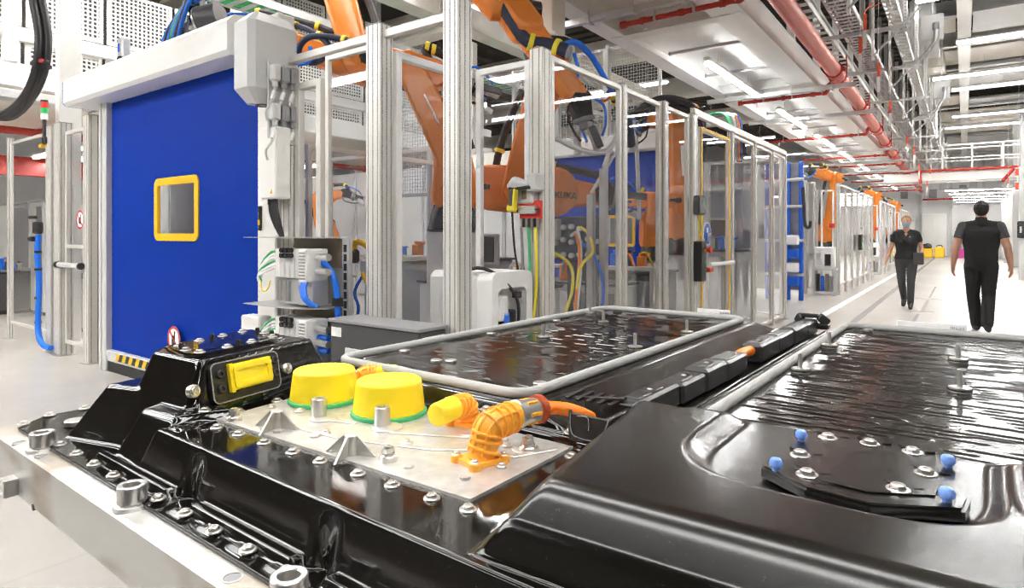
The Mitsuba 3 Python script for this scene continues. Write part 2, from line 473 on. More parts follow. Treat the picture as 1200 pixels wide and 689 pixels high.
def cover_mesh():
    xs = np.arange(-2.0, 0.6001, 0.005)
    ys = np.concatenate([np.arange(0.483, 0.72, 0.0026), np.arange(0.72, 1.12, 0.0035), np.arange(1.12, 2.54, 0.0022), np.arange(2.54, 2.62, 0.004)])
    X, Y = np.meshgrid(xs, ys, indexing='ij')
    zf = 0.865
    left = np.where(Y < 1.05, -2.0, -2.0 + sstep(1.05, 1.18, Y) * 0.42)
    left = np.maximum(left, -2.0 + np.clip(0.555 - Y, 0, 1) * 0.95)
    X = np.maximum(X, left)

    def fr(top, planes, k):
        """A frustum: planes (px, py, nx, ny, slope), n pointing inwards, the line through (px, py) at the height top."""
        z = np.full_like(X, top)
        for (px, py, nx, ny, s) in planes:
            l = math.hypot(nx, ny)
            z = smin(z, top + s * ((X - px) * nx + (Y - py) * ny) / l, k)
        return z

    z = np.full_like(X, zf)
    # ridges between the flange bolts, pads on the flange
    for i in range(30):
        xc = -1.36 + i * 0.101 + 0.05
        d = np.hypot(np.maximum(np.abs(X - xc) - 0.022, 0), Y - 0.503)
        z += 0.006 * sstep(0.011, 0.003, d)
    for (a, b) in ((-1.52, -1.20), (-1.10, -0.80), (-0.72, -0.40), (-0.32, 0.0)):
        d = np.hypot(np.maximum(np.abs(X - (a + b) / 2) - (b - a) / 2, 0), np.maximum(np.abs(Y - 0.527) - 0.006, 0))
        z += 0.016 * sstep(0.011, 0.001, d)
    # raised relief on the left flange
    d = np.hypot(np.maximum(np.abs(X + 1.80) - 0.07, 0), np.maximum(np.abs(Y - 0.69) - 0.03, 0))
    z += 0.010 * sstep(0.05, 0.025, d)
    deck = fr(0.972, ((-1.50, 1.5, 1, 0, 3), (0, 2.575, 0, -1, 2.5), (0, 0.98, 0, 1, 2), (0.50, 1, -1, 0, 2.5)), 0.012)
    shelf = fr(0.955, ((0, 0.561, 0, 1, 3.4), (-1.34, 1, 1, 0, 2.5), (0.45, 1, -1, 0, 2)), 0.013)
    for xc in (-1.155, -0.76):                      # hollows in the front wall of the shelf
        shelf -= 0.055 * np.exp(-((X - xc) / 0.017) ** 2) * sstep(0.562, 0.548, Y) * sstep(0.50, 0.54, Y)
    lid1 = fr(1.010, ((-1.395, 1.5, 1, 0, 2.5), (-0.740, 1.5, -1, 0, 0.30), (0, 1.012, 0, 1, 2.2), (0, 2.52, 0, -1, 2.0)), 0.008)
    lid1 = np.where(X > -0.735, np.minimum(lid1, 1.004), lid1)
    lid2 = fr(1.010, ((-0.424, 1.5, 1, 0, 0.55), (0.215, 1.5, -1, 0, 1.5), (0, 0.9, 0, 1, 2.0), (0, 2.58, 0, -1, 2.0)), 0.008)
    z = smax(z, shelf, 0.010)
    z = np.maximum(z, np.where(Y > 0.95, deck, 0))
    z = smax(z, lid1, 0.006)
    z = smax(z, lid2, 0.006)
    # rails in the channel
    for xc in (-0.500, -0.470):
        z += 0.012 * sstep(0.007, 0.002, np.abs(X - xc)) * sstep(1.10, 1.14, Y) * sstep(2.55, 2.5, Y)
    # the raised part at the right, with its hollow for the service cover
    plat = fr(1.040, ((-0.445, 0.634, 1.0, 0.165, 1.35), (-0.41, 0.652, -0.05, 1, 0.75), (-0.41, 0.612, -0.05, 1, 3.0), (0, 1.100, 0, -1, 0.6), (0.34, 1, -1, 0, 2), (-0.500, 0.600, 1, 1.2, 1.6)), 0.016)
    lim = np.where(X < -0.43, sstep(1.13, 1.07, Y), 1.0)
    z = smax(z, plat - (1 - lim) * 0.2, 0.012)
    hx, hy = (X + 0.165) / 0.176, (Y - 1.00) / 0.187
    d = (np.abs(hx) ** 3.2 + np.abs(hy) ** 3.2) ** (1 / 3.2)
    d = np.where(Y > 1.00, (np.abs(hx) ** 4) ** 0.25 + 0.0 * hy, d)
    hollow = sstep(1.14, 0.93, d) * sstep(1.22, 1.12, Y)
    z = z * (1 - hollow) + np.minimum(z, 1.018) * hollow
    # groove that runs round the hollow at the right
    z -= 0.006 * np.exp(-((np.sqrt((X - 0.03) ** 2) / 0.008) ** 2)) * sstep(0.86, 0.92, Y) * sstep(1.12, 1.08, Y)
    # the hump at the left
    hump = fr(1.070, ((-1.368, 0.615, -0.98, -0.2, 5.0), (-1.37, 0.672, -0.05, 1, 2.5), (-1.655, 0.68, 0.97, 0.22, 3.0), (-1.6, 0.985, 0.1, -1, 2.0), (-1.400, 0.655, -0.85, 0.6, 2.6), (-1.63, 0.700, 0.75, 0.7, 3.0)), 0.016)
    z = smax(z, hump, 0.012)
    for (top, planes) in (
        (0.990, ((-1.70, 0.7, 1, 0.15, 1.7), (-1.6, 0.622, -0.30, 1, 2.6), (-1.53, 0.7, -1, 0.45, 2.5), (-1.6, 0.80, 0.2, -1, 1.8))),
        (0.972, ((-1.475, 0.62, 1, 0.45, 2.6), (-1.4, 0.590, -0.12, 1, 2.0), (-1.335, 0.60, -1, 0.35, 2.2), (-1.4, 0.70, 0, -1, 2.2))),
        (0.958, ((-1.335, 0.63, 1, 0.35, 2.0), (-1.25, 0.580, 0.0, 1, 3.0), (-1.300, 0.62, -1, -0.35, 1.2), (-1.3, 0.72, 0, -1, 2.2)))):
        z = smax(z, fr(top, planes, 0.014), 0.010)
    # embossed beads on the two lids
    r = np.random.default_rng(5)
    for (x0, x1, y0, y1, lo, hi, step) in ((-1.30, -0.80, 1.09, 2.45, 0.008, 0.09, 0.0352), (-0.385, 0.15, 1.14, 2.52, 0.02, 0.20, 0.0242)):
        y = y0
        while y < y1:
            x = x0 + r.uniform(0, 0.08)
            while x < x1 - 0.02:
                L = min(r.uniform(lo, hi), x1 - x)
                i0, i1 = np.searchsorted(xs, [x - 0.02, x + L + 0.02])
                j0, j1 = np.searchsorted(ys, [y - 0.03, y + 0.03])
                sl = np.s_[i0:i1, j0:j1]
                xc, hl = x + L / 2, L / 2
                bend = 0.012 if (L > 0.06 and r.random() < 0.15) else 0.0
                yc = y + bend * sstep(xc - 0.015, xc + 0.015, X[sl])
                d = np.hypot(np.maximum(np.abs(X[sl] - xc) - hl, 0), Y[sl] - yc)
                z[sl] += (0.0032 if x1 < 0 else 0.0019) * sstep(0.0072, 0.0014, d)
                x += L + r.uniform(0.03, 0.12)
            y += step * (1 if r.random() < 0.8 else 2)
    for x in (-1.352, -1.335):                      # long beads beside the left gasket
        d = np.abs(X - x)
        z += 0.003 * sstep(0.006, 0.002, d) * sstep(1.08, 1.1, Y) * sstep(2.45, 2.43, Y)
    nx, ny = X.shape
    v = np.stack([X, Y, z], -1).reshape(-1, 3)
    i, j = np.meshgrid(np.arange(nx - 1), np.arange(ny - 1), indexing='ij')
    a = i * ny + j
    f = np.vstack([np.stack([a, a + ny, a + ny + 1], -1).reshape(-1, 3), np.stack([a, a + ny + 1, a + 1], -1).reshape(-1, 3)])
    ar = np.linalg.norm(np.cross(v[f[:, 1]] - v[f[:, 0]], v[f[:, 2]] - v[f[:, 0]]), axis=1)
    f = f[ar > 1e-10]
    # turned-down rim
    loop = np.concatenate([np.arange(ny) * 1, (np.arange(1, nx)) * ny + ny - 1, (nx - 1) * ny + np.arange(ny - 2, -1, -1), np.arange(nx - 2, 0, -1) * ny])
    low = v[loop] - V(0, 0, 0.006)
    m = len(loop)
    q = np.arange(m)
    b = len(v) + q
    f2 = np.vstack([np.c_[loop, np.roll(loop, -1), np.roll(b, -1)], np.c_[loop, np.roll(b, -1), b]])
    return np.vstack([v, low]), np.vstack([f, f2]), (xs, ys, z)


cv, cf, (CX, CY, CZ) = cover_mesh()


def cover_z(x, y):
    return float(CZ[min(np.searchsorted(CX, x), len(CX) - 1), min(np.searchsorted(CY, y), len(CY) - 1)])


bp('cover', (cv, cf), 'black_coat', True, 'pressed glossy black cover')
# aluminium frame below the cover
g = G().box(-2.01, 0.66, 0.442, 0.56, 0.745, 0.857, 0.006)
bp('front_beam', g, 'mill_aluminium', label='milled aluminium front beam')
bp('side_beam', G().box(-1.60, -1.50, 0.56, 2.55, 0.745, 0.855, 0.006), 'mill_aluminium')
bp('side_beam', G().box(0.56, 0.66, 0.56, 2.55, 0.745, 0.855, 0.006), 'mill_aluminium')
bp('rear_beam', G().box(-1.60, 0.66, 2.55, 2.63, 0.745, 0.857, 0.006), 'mill_aluminium')
bp('base_plate', G().box(-1.60, 0.62, 0.5, 2.6, 0.735, 0.75), 'mill_aluminium', False)
g = G().box(-1.800, -1.765, 0.415, 0.443, 0.752, 0.758, 0.001).box(-1.800, -1.765, 0.415, 0.443, 0.785, 0.791, 0.001).box(-1.770, -1.764, 0.415, 0.443, 0.752, 0.791, 0.001)
bp('clip_bracket', g, 'turned_aluminium')
bp('side_hole', G().cyl((-1.66, 0.4405, 0.752), (-1.66, 0.445, 0.752), 0.007, n=12), 'black_plastic')
for (x, y) in ((-1.818, 0.456), (-1.668, 0.459), (-0.86, 0.463)):
    bp('locating_hole', G().cyl((x, y, 0.852), (x, y, 0.8574), 0.012, n=20), 'mid_grey')
    bp('locating_hole_rim', G().lathe([(0.0125, 0), (0.0145, 0.0008), (0.0125, 0.001)], (x, y, 0.857), n=20), 'turned_aluminium')
# mounting bushes on the frame
for x in (-1.718, -1.229, -0.735):
    g = G().lathe([(0.020, 0), (0.020, 0.006), (0.0245, 0.012), (0.0245, 0.040), (0.023, 0.0415), (0.016, 0.0415), (0.0145, 0.040), (0.0145, 0.0)], (x, 0.474, 0.857), n=32)
    k = bp('mounting_bush', g, 'turned_aluminium', label='turned aluminium bush on the front beam')
    bp('weld', G().lathe([(0.030, 0), (0.027, 0.006), (0.019, 0.010)], (x, 0.472, 0.857), n=20), 'mill_aluminium', parent=k)


def bolt_mesh(r=0.0135, h=0.0085):
    g = G().lathe([(r, 0), (r, 0.0018), (r * 0.92, 0.003), (r * 0.66, 0.0034)], n=20)
    a = np.arange(7) * PI / 3
    hexa = [(r * 0.66 * math.cos(t), r * 0.64 * math.sin(t)) for t in a[:6]]
    g.prism(Polygon(hexa), 0.003, h * 0.85)
    g.lathe([(r * 0.56, h * 0.85), (r * 0.48, h), (r * 0.26, h), (r * 0.22, h * 0.75), (0, h * 0.75)], n=16)
    return g


BOLT = shape(bolt_mesh(), 'zinc', 25)
NUT = shape(G().lathe([(0.016, 0), (0.016, 0.008), (0.0145, 0.010), (0.011, 0.010), (0.011, 0.013)], n=20).prism([(0.0105 * math.cos(i * PI / 3), 0.0105 * math.sin(i * PI / 3)) for i in range(6)], 0.013, 0.021).lathe([(0.0085, 0.021), (0.0075, 0.025), (0.0045, 0.025), (0.004, 0.019), (0, 0.019)], n=14), 'zinc', 25)


def bolt(x, y, z=None, proto=None, s=1.0, parent=None, name='bolt', turn=0.0):
    z = cover_z(x, y) if z is None else z
    return part(parent or bat, name, proto or BOLT, M=MB @ T().translate([x, y, z]).rotate([0, 0, 1], turn).scale(s))


for i in range(20):
    x = -1.697 + i * 0.101
    if abs(x + 1.229) > 0.01:
        bolt(x, 0.503, turn=i * 23)
for (x, y) in ((-1.945, 0.498), (-1.985, 0.565), (-1.985, 0.645), (-1.985, 0.735), (-1.985, 0.83), (-1.985, 0.93)):
    bolt(x, y, 0.868)
g = G().lathe([(0.024, 0.0), (0.024, 0.010), (0.022, 0.012), (0, 0.012)], (-1.84, 0.577, 0.868), n=28)
bp('plug', g, 'zinc', label='flat round metal plug on the left flange')
# high-voltage plate with its fittings
plate_pts = [(-1.292, 0.664), (-0.606, 0.690), (-0.606, 0.975), (-0.66, 0.985), (-1.24, 0.985), (-1.305, 0.93), (-1.312, 0.845)]
g = G().prism(Polygon(plate_pts).buffer(0.006).buffer(-0.003), 0.949, 0.9605)
plate = bp('aluminium_plate', g, 'cast_aluminium', 40, 'cast aluminium cover plate')
g = G()
for p, q, w in (((-1.20, 0.72), (-0.98, 0.74), 0.010), ((-0.98, 0.74), (-0.80, 0.80), 0.010), ((-0.80, 0.80), (-0.72, 0.86), 0.012), ((-1.12, 0.79), (-1.03, 0.82), 0.014), ((-0.93, 0.82), (-0.72, 0.93), 0.010), ((-0.66, 0.86), (-0.62, 0.94), 0.014)):
    g.bar((*p, 0.9615), (*q, 0.9615), w, 0.004, 0.0015)
for (x, y, r) in ((-1.115, 0.800, 0.030), (-0.958, 0.838, 0.032), (-0.66, 0.905, 0.026), (-0.72, 0.86, 0.022), (-1.03, 0.72, 0.012), (-0.86, 0.80, 0.013), (-0.77, 0.72, 0.010), (-1.20, 0.80, 0.013), (-0.80, 0.90, 0.012), (-1.11, 0.69, 0.008), (-0.93, 0.69, 0.008), (-0.66, 0.74, 0.009)):
    g.lathe([(r, 0), (r, 0.003), (r * 0.85, 0.005), (0, 0.005)], (x, y, 0.960), n=20)
bp('boss', g, 'cast_aluminium', 35, parent=plate, kind='stuff')
for (x, y) in ((-1.137, 0.705), (-0.895, 0.700)):
    g = G()
    for a in (200, 290, 20):
        c, s = math.cos(math.radians(a)), math.sin(math.radians(a))
        g.prism([(0.0, 0), (0.052, 0), (0.048, 0.003), (0.014, 0.034), (0.0, 0.034)], -0.0022, 0.0022, (x, y, 0.960), (c, s, 0), (0, 0, 1))
    g.lathe([(0.013, 0), (0.0115, 0.034), (0.0095, 0.035), (0, 0.035)], (x, y, 0.960), n=12)
    bp('ribbed_foot', g, 'cast_aluminium', 30, parent=plate)
for (x, y) in ((-1.130, 0.800), (-0.972, 0.838)):
    g = G().lathe([(0.0165, 0), (0.0155, 0.040), (0.0145, 0.0415), (0.008, 0.0415), (0.0075, 0.034), (0, 0.034)], (x, y, 0.960), n=24)
    bp('threaded_post', g, 'turned_aluminium', 30, parent=plate)
for (x, y, s) in ((-0.821, 0.722, 1.0), (-0.655, 0.905, 1.1), (-1.255, 0.680, 1.0)):
    bolt(x, y, 0.960, NUT, s, plate, 'nut')
for (x, y) in ((-1.20, 0.80), (-1.03, 0.745), (-0.86, 0.80), (-0.69, 0.835), (-0.645, 0.815), (-0.70, 0.90), (-1.12, 0.945), (-1.28, 0.78)):
    bolt(x, y, 0.962, None, 0.72, plate, 'screw')
for (x, y) in ((-1.329, 0.655), (-1.249, 0.640), (-1.172, 0.644), (-1.086, 0.647), (-0.997, 0.650), (-0.919, 0.653), (-0.822, 0.657), (-0.742, 0.660), (-0.659, 0.664), (-0.59, 0.668), (-1.322, 0.727), (-1.334, 0.828), (-1.33, 0.91), (-1.27, 0.992), (-1.16, 0.997), (-1.05, 0.997), (-0.94, 0.997), (-0.83, 0.997), (-0.73, 0.997), (-0.625, 1.000), (-0.585, 0.94)):
    bolt(x, y, None, None, 0.95)
# protective caps
for (x, y) in ((-1.236, 0.890), (-1.035, 0.912)):
    ring = bp('seal', G().lathe([(0.080, 0), (0.082, 0.002), (0.082, 0.008), (0.078, 0.010), (0.07, 0.010)], (x, y, 0.960), n=40), 'green_plastic', label='green ring under a yellow cap')
    g = G().lathe([(0.0765, 0.007), (0.0775, 0.012), (0.071, 0.068), (0.0695, 0.073), (0.066, 0.0755), (0, 0.0765)], (x, y, 0.960), n=48)
    bp('protective_cap', g, 'yellow_plastic', 40, 'large round yellow protective cap')
# orange angle connectors


def connector(base, top, out, r, yaw, ribs=6):
    """A ribbed elbow: from the square foot at base up to top, then along out."""
    b, t, o = V(*base), V(*top), V(*out)
    k = bp('angle_connector', G().tube(np.array([b, b + (t - b) * 0.55, t, t + (o - t) * 0.6, o]), r, 20, per=6), 'orange_plastic', 45, 'orange ribbed angle connector')
    c, s = math.cos(yaw), math.sin(yaw)
    g = G().prism(Polygon(rrect(-0.034, 0.034, -0.030, 0.030, 0.010)), 0, 0.009, (b[0], b[1], 0.960), (c, s, 0), (-s, c, 0))
    for sx in (-1, 1):
        for sy in (-1, 1):
            g.lathe([(0.010, 0), (0.010, 0.012), (0.008, 0.013), (0, 0.013)], (b[0] + c * sx * 0.031 - s * sy * 0.027, b[1] + s * sx * 0.031 + c * sy * 0.027, 0.960), n=14)
    bp('foot', g, 'orange_plastic', 30, parent=k)
    for sx in (-1, 1):
        for sy in (-1, 1):
            bolt(b[0] + c * sx * 0.031 - s * sy * 0.027, b[1] + s * sx * 0.031 + c * sy * 0.027, 0.973, None, 0.62, k, 'screw')
    path = spline(np.array([b, b + (t - b) * 0.55, t, t + (o - t) * 0.6, o]), 8)
    g = G()
    for i in range(ribs):
        m = int(len(path) * (0.18 + 0.72 * i / ribs))
        d = unit(path[m + 1] - path[m])
        g.lathe([(r, -0.003), (r + 0.005, -0.0016), (r + 0.005, 0.0016), (r, 0.003)], path[m], d, 22)
    side = unit(np.cross(t - b, o - t))
    for s2 in (-1, 0, 1):
        pts = [p + side * s2 * r * 0.75 + unit(np.cross(side, path[min(j + 1, len(path) - 1)] - path[max(j - 1, 0)])) * (-r) * (1.02 if s2 == 0 else 0.72) for j, p in enumerate(path) if 2 < j < len(path) - 4]
        g.tube(np.array(pts), 0.0028, 6, smooth=False)
    bp('rib', g, 'orange_plastic', 30, parent=k, kind='stuff')
    return k


O1 = connector((-0.690, 0.812, 0.962), (-0.682, 0.832, 1.018), (-0.672, 0.895, 1.026), 0.024, 1.35, 7)
e0, e1 = V(-0.672, 0.895, 1.026), V(-0.662, 0.962, 1.024)
d = unit(e1 - e0)
sleeve = bp('metal_sleeve', G().lathe([(0.0235, 0), (0.026, 0.002), (0.026, 0.010), (0.0225, 0.014), (0.0225, 0.050), (0.021, 0.052)], e0 - d * 0.006, d, 28), 'turned_aluminium', 30, 'silver sleeve with orange slots')
g = G()
for i in range(6):
    a, u, _ = frame_to(d)
    t = i * PI / 3
    c = a * math.cos(t) + u * math.sin(t)
    g.bar(e0 + d * 0.014 + c * 0.0205, e0 + d * 0.040 + c * 0.0205, 0.010, 0.006)
bp('slot', g, 'orange_plastic', 30, parent=sleeve)
bp('lock_ring', G().lathe([(0.021, 0), (0.0265, 0.001), (0.0265, 0.014), (0.0245, 0.017), (0.012, 0.017)], e0 + d * 0.046, d, 24), 'rust_plastic', 30, 'rust red locking ring')
bp('cable', G().tube([e1 - d * 0.005, (-0.650, 0.976, 1.023), (-0.626, 0.990, 1.021), (-0.606, 1.008, 1.012), (-0.598, 1.03, 1.000)], 0.0125, 14), 'orange_cable', 60, 'thick orange cable')
O2 = connector((-0.845, 0.962, 0.962), (-0.848, 0.952, 1.000), (-0.842, 0.905, 1.006), 0.020, 0.2, 6)
d = unit(V(-0.835, 0.845, 1.004) - V(-0.842, 0.908, 1.006))
bp('end_cap', G().lathe([(0.020, 0), (0.0235, 0.0), (0.0225, 0.052), (0.020, 0.056), (0, 0.057)], (-0.8415, 0.908, 1.006), d, 28), 'yellow_plastic', 40, 'yellow cap on the middle orange connector')
O3 = connector((-1.222, 0.998, 0.975), (-1.224, 1.000, 1.004), (-1.205, 1.022, 1.008), 0.018, 0.6, 5)
bp('end_cap', G().lathe([(0.018, 0), (0.0205, 0.0), (0.0195, 0.044), (0.017, 0.048), (0, 0.049)], (-1.203, 1.024, 1.008), unit(V(0.045, 0.030, -0.002)), 28), 'yellow_plastic', 40, 'yellow cap on the rear orange connector')
# cable duct along the channel
g = G()
sec = [(1.10, 1.30, 0.052, 1.026), (1.30, 1.44, 0.060, 1.024), (1.44, 1.58, 0.062, 1.030), (1.58, 1.74, 0.062, 1.027), (1.86, 2.06, 0.060, 1.030), (2.06, 2.24, 0.056, 1.028), (2.24, 2.42, 0.060, 1.030), (2.42, 2.58, 0.056, 1.028)]
duct = None
for i, (a, b, w, zt) in enumerate(sec):
    xc = -0.556 + (a - 1.1) * 0.016
    g = G().box(xc - w / 2, xc + w / 2, a + 0.0005, b - 0.0005, 0.976, zt, 0.006)
    g.box(xc - w / 2 + 0.012, xc + w / 2 - 0.012, a + 0.02, b - 0.06, zt - 0.004, zt + 0.002, 0.002)
    if duct is None:
        duct = bp('cable_duct', g, 'black_plastic', 30, 'black plastic cable duct')
    else:
        bp('segment', g, 'black_plastic', 30, parent=duct)
    if i in (0, 1, 2, 4):
        y = a + 0.075 if i else 1.20
        bp('clip_hole', G().lathe([(0.017, 0), (0.015, 0.0025), (0.012, 0.0015)], (xc, y, zt + 0.001), n=20, sy=1.5), 'black_rubber', parent=duct)
        bolt(xc, y, zt - 0.002, None, 0.7, duct, 'screw')
bp('cable', G().tube([(-0.548, 1.70, 1.008), (-0.547, 1.80, 1.014), (-0.546, 1.90, 1.008)], 0.0145, 14), 'orange_cable', 60)
bp('end_bracket', G().box(-0.60, -0.47, 2.58, 2.62, 0.99, 1.012, 0.006).bar((-0.585, 2.60, 1.010), (-0.565, 2.585, 1.040), 0.02, 0.03, 0.004).bar((-0.565, 2.585, 1.040), (-0.505, 2.585, 1.040), 0.03, 0.014, 0.004).bar((-0.505, 2.585, 1.040), (-0.475, 2.60, 1.012), 0.02, 0.03, 0.004), 'black_plastic')
# black clamp where the cable enters the duct
g = G().box(-0.614, -0.530, 0.980, 0.985, 0.960, 1.020, 0.002).box(-0.618, -0.612, 0.980, 1.000, 0.962, 1.024, 0.002).box(-0.545, -0.535, 0.985, 1.075, 0.962, 1.020, 0.003)
g.box(-0.640, -0.530, 1.070, 1.10, 0.962, 1.028, 0.004).box(-0.630, -0.535, 1.00, 1.08, 0.962, 0.985, 0.003)
for i in range(5):
    g.bar((-0.665 + i * 0.024, 1.050, 1.024), (-0.655 + i * 0.024, 1.095, 1.032), 0.010, 0.006, 0.001)
g.bar((-0.67, 1.065, 1.022), (-0.55, 1.075, 1.034), 0.008, 0.006, 0.001)
cl = bp('cable_clamp', g, 'black_plastic', 30, 'black plastic clamp holding the orange cable')
bp('clamp_edge', G().tube([(-0.612, 0.979, 1.021), (-0.611, 0.978, 0.990), (-0.600, 0.978, 0.978), (-0.560, 0.978, 0.978), (-0.540, 0.978, 1.000), (-0.532, 0.979, 1.021)], 0.0013, 5).tube([(-0.598, 0.979, 1.016), (-0.575, 0.978, 1.017), (-0.573, 0.978, 0.994)], 0.001, 5), 'mid_grey', parent=cl)
bp('clamp_foot', G().box(-0.69, -0.625, 0.990, 1.03, 0.955, 0.972, 0.004), 'black_plastic', parent=cl)
bolt(-0.655, 1.008, 0.972, None, 0.8, cl, 'screw')
# gaskets round the two lids
loop = [(x, y, 1.018) for x, y in rrect(-1.378, -0.757, 1.030, 2.500, 0.055, 8)]
bp('gasket', G().tube(np.array(loop), 0.0115, 12, smooth=False, closed=True), 'grey_foam', 60, 'grey foam gasket round the left lid')
a2 = rrect(-0.407, 0.205, 1.00, 2.562, 0.05, 8)
u = [(x, y, 1.018) for x, y in a2 if y > 2.4]
u = [(0.205, 1.10, 1.018)] + [p for p in u] + [(-0.407, 1.105, 1.016)]
bp('gasket', G().tube(np.array(u), 0.0115, 12, smooth=False), 'grey_foam', 60, 'grey foam gasket round the right lid')
STUD = shape(G().lathe([(0.0215, 0), (0.0215, 0.003), (0.0185, 0.004), (0.0185, 0.007), (0.021, 0.008), (0.021, 0.011), (0.006, 0.012)], n=28), 'zinc', 25)
PINM = shape(G().lathe([(0.0052, 0.011), (0.0052, 0.046), (0.004, 0.049), (0, 0.049)], n=12), 'turned_aluminium', 25)
RINGM = shape(G().lathe([(0.0222, 0.004), (0.0224, 0.0055), (0.0222, 0.0075)], n=28), 'black_rubber', 25)
for (x, y) in ((-1.138, 1.656), (-1.152, 2.078), (-0.822, 1.673), (-0.808, 2.038), (-1.33, 2.28), (-0.362, 1.641), (-0.372, 2.052), (-0.044, 1.646), (-0.058, 2.027)):
    k = part(bat, 'stud', STUD, M=MB @ T().translate([x, y, 1.011]), label='threaded stud on a disc')
    part(k, 'pin', PINM, M=MB @ T().translate([x, y, 1.011]))
    part(k, 'washer', RINGM, M=MB @ T().translate([x, y, 1.011]))
DISC = shape(G().lathe([(0.015, 0), (0.016, 0.002), (0.016, 0.006), (0.0145, 0.0075), (0, 0.0075)], n=24), 'zinc', 30)
for (x, y) in ((-1.334, 1.234), (-1.334, 1.629), (-1.334, 2.032), (-1.345, 2.40), (-1.164, 1.190), (-1.131, 1.212), (-0.80, 1.15), (0.03, 1.155), (-0.33, 2.50)):
    part(bat, 'round_plug', DISC, M=MB @ T().translate([x, y, 1.010]))
# service cover on the right
sp = Polygon([(-0.236, 0.874), (-0.176, 0.835), (-0.108, 0.829), (-0.024, 0.876), (-0.020, 0.915), (-0.034, 1.050), (-0.080, 1.085), (-0.180, 1.085), (-0.232, 1.050)]).buffer(0.012).buffer(-0.006)
sc = bp('service_cover', G().prism(sp, 1.023, 1.034).prism(sp.buffer(-0.004), 1.034, 1.0375).prism(sp.buffer(-0.032), 1.0375, 1.0395), 'black_coat', 40, 'bolted black service cover on the right')
for i, (x, y) in enumerate(((-0.208, 0.943), (-0.192, 1.048), (-0.137, 1.056), (-0.083, 1.052), (-0.062, 0.969), (-0.085, 0.888), (-0.184, 0.872))):
    bolt(x, y, 1.037, None, 1.05, sc, turn=i * 31)
    for a in (0.6, 2.2):
        s = G().tube([(x + 0.019 * math.cos(a), y + 0.019 * math.sin(a), 1.0375), (x + 0.030 * math.cos(a), y + 0.030 * math.sin(a), 1.0375)], 0.003, 8)
        bp('bead', s, 'black_coat', 40, parent=sc)
for (x, y) in ((-0.221, 0.866), (-0.222, 1.012), (-0.040, 1.018), (-0.036, 0.886)):
    bp('locating_pin', G().lathe([(0.0050, 0), (0.0050, 0.004), (0.0082, 0.006), (0.0088, 0.011), (0.0065, 0.016), (0, 0.018)], (x, y, 1.037), n=16), 'pin_blue', 40, 'blue plastic locating pin', parent=sc)
# bolted plate on the hump
hp = Polygon([(-1.605, 0.700), (-1.54, 0.682), (-1.455, 0.675), (-1.425, 0.695), (-1.440, 0.76), (-1.475, 0.90), (-1.50, 0.950), (-1.56, 0.965), (-1.68, 0.965), (-1.70, 0.94)]).buffer(0.012).buffer(-0.006)
hc = bp('hump_cover', G().prism(hp, 1.064, 1.0745).prism(hp.buffer(-0.008), 1.0745, 1.077).prism(hp.buffer(-0.034), 1.077, 1.0785), 'black_coat', 40, 'bolted black plate on top of the left hump')
for i, (x, y) in enumerate(((-1.572, 0.712), (-1.500, 0.694), (-1.445, 0.70), (-1.600, 0.775), (-1.462, 0.775), (-1.628, 0.85), (-1.484, 0.85), (-1.655, 0.92), (-1.512, 0.925), (-1.585, 0.945))):
    bolt(x, y, 1.0765, None, 0.95, hc, turn=i * 41)
for (x, y) in ((-1.535, 0.70), (-1.615, 0.815), (-1.474, 0.81), (-1.62, 0.945), (-1.540, 0.94)):
    bp('stud', G().lathe([(0.006, 0), (0.006, 0.010), (0.0045, 0.013), (0, 0.013)], (x, y, 1.077), n=10), 'black_plastic', parent=hc)
# the plug on the side of the hump
AX, UP = unit(V(-0.197, 0.980, 0)), unit(V(-0.197, -0.030, 0.98))
NO = np.cross(AX, UP)
NO = NO if NO[0] > 0 else -NO
O = V(-1.372, 0.730, 0.990) + NO * 0.002      # lower left corner of the yellow cover


def onface(g_poly, a, b, mat, name, label=None, parent=None, smooth=30):
    g = G().prism(g_poly, a, b, O, AX, UP)
    return bp(name, g, mat, smooth, label, parent)


sgn = 1.0 if np.cross(AX, UP) @ NO > 0 else -1.0
hvp = onface(Polygon(rrect(-0.045, 0.148, -0.020, 0.072, 0.016)), -0.012, 0.004, 'black_plastic', 'plug_socket', 'black socket plate on the side of the hump')
onface(ring_poly(-0.045, 0.148, -0.020, 0.072, 0.016, 0.003), 0.004, 0.0055, 'mid_grey', 'socket_rim', parent=hvp)
yc = onface(Polygon(rrect(0.0, 0.118, 0.002, 0.062, 0.004)), 0.003, 0.012, 'yellow_plastic', 'plug_cover', 'rectangular yellow cover on the hump socket')
onface(ring_poly(0.006, 0.114, 0.006, 0.058, 0.008, 0.012), 0.012, 0.019, 'yellow_plastic', 'lip', parent=yc)
onface(Polygon(rrect(0.016, 0.104, 0.016, 0.048, 0.004)), 0.012, 0.014, 'yellow_plastic', 'pocket', parent=yc)
onface(Polygon(rrect(-0.002, 0.008, -0.002, 0.064, 0.003)), 0.003, 0.014, 'yellow_plastic', 'flange', parent=yc)
for (u_, w_) in ((-0.022, 0.012), (-0.022, 0.045), (0.133, 0.018), (0.133, 0.050)):
    p = O + AX * u_ + UP * w_ + NO * 0.004
    bp('socket_screw', G().lathe([(0.010, 0), (0.010, 0.005), (0.0085, 0.007), (0.005, 0.007), (0.004, 0.004), (0, 0.004)], p, NO, 18), 'black_rubber', parent=hvp)
for (u_, w_) in ((-0.085, 0.022), (0.178, 0.020)):
    p = O + AX * u_ + UP * w_ + NO * 0.0
    bp('side_bolt', G().lathe([(0.0145, -0.01), (0.0145, 0.001), (0.0125, 0.003), (0.0095, 0.003), (0.0088, 0.007), (0.005, 0.0075), (0.004, 0.004), (0, 0.004)], p, NO, 22), 'zinc', 25)
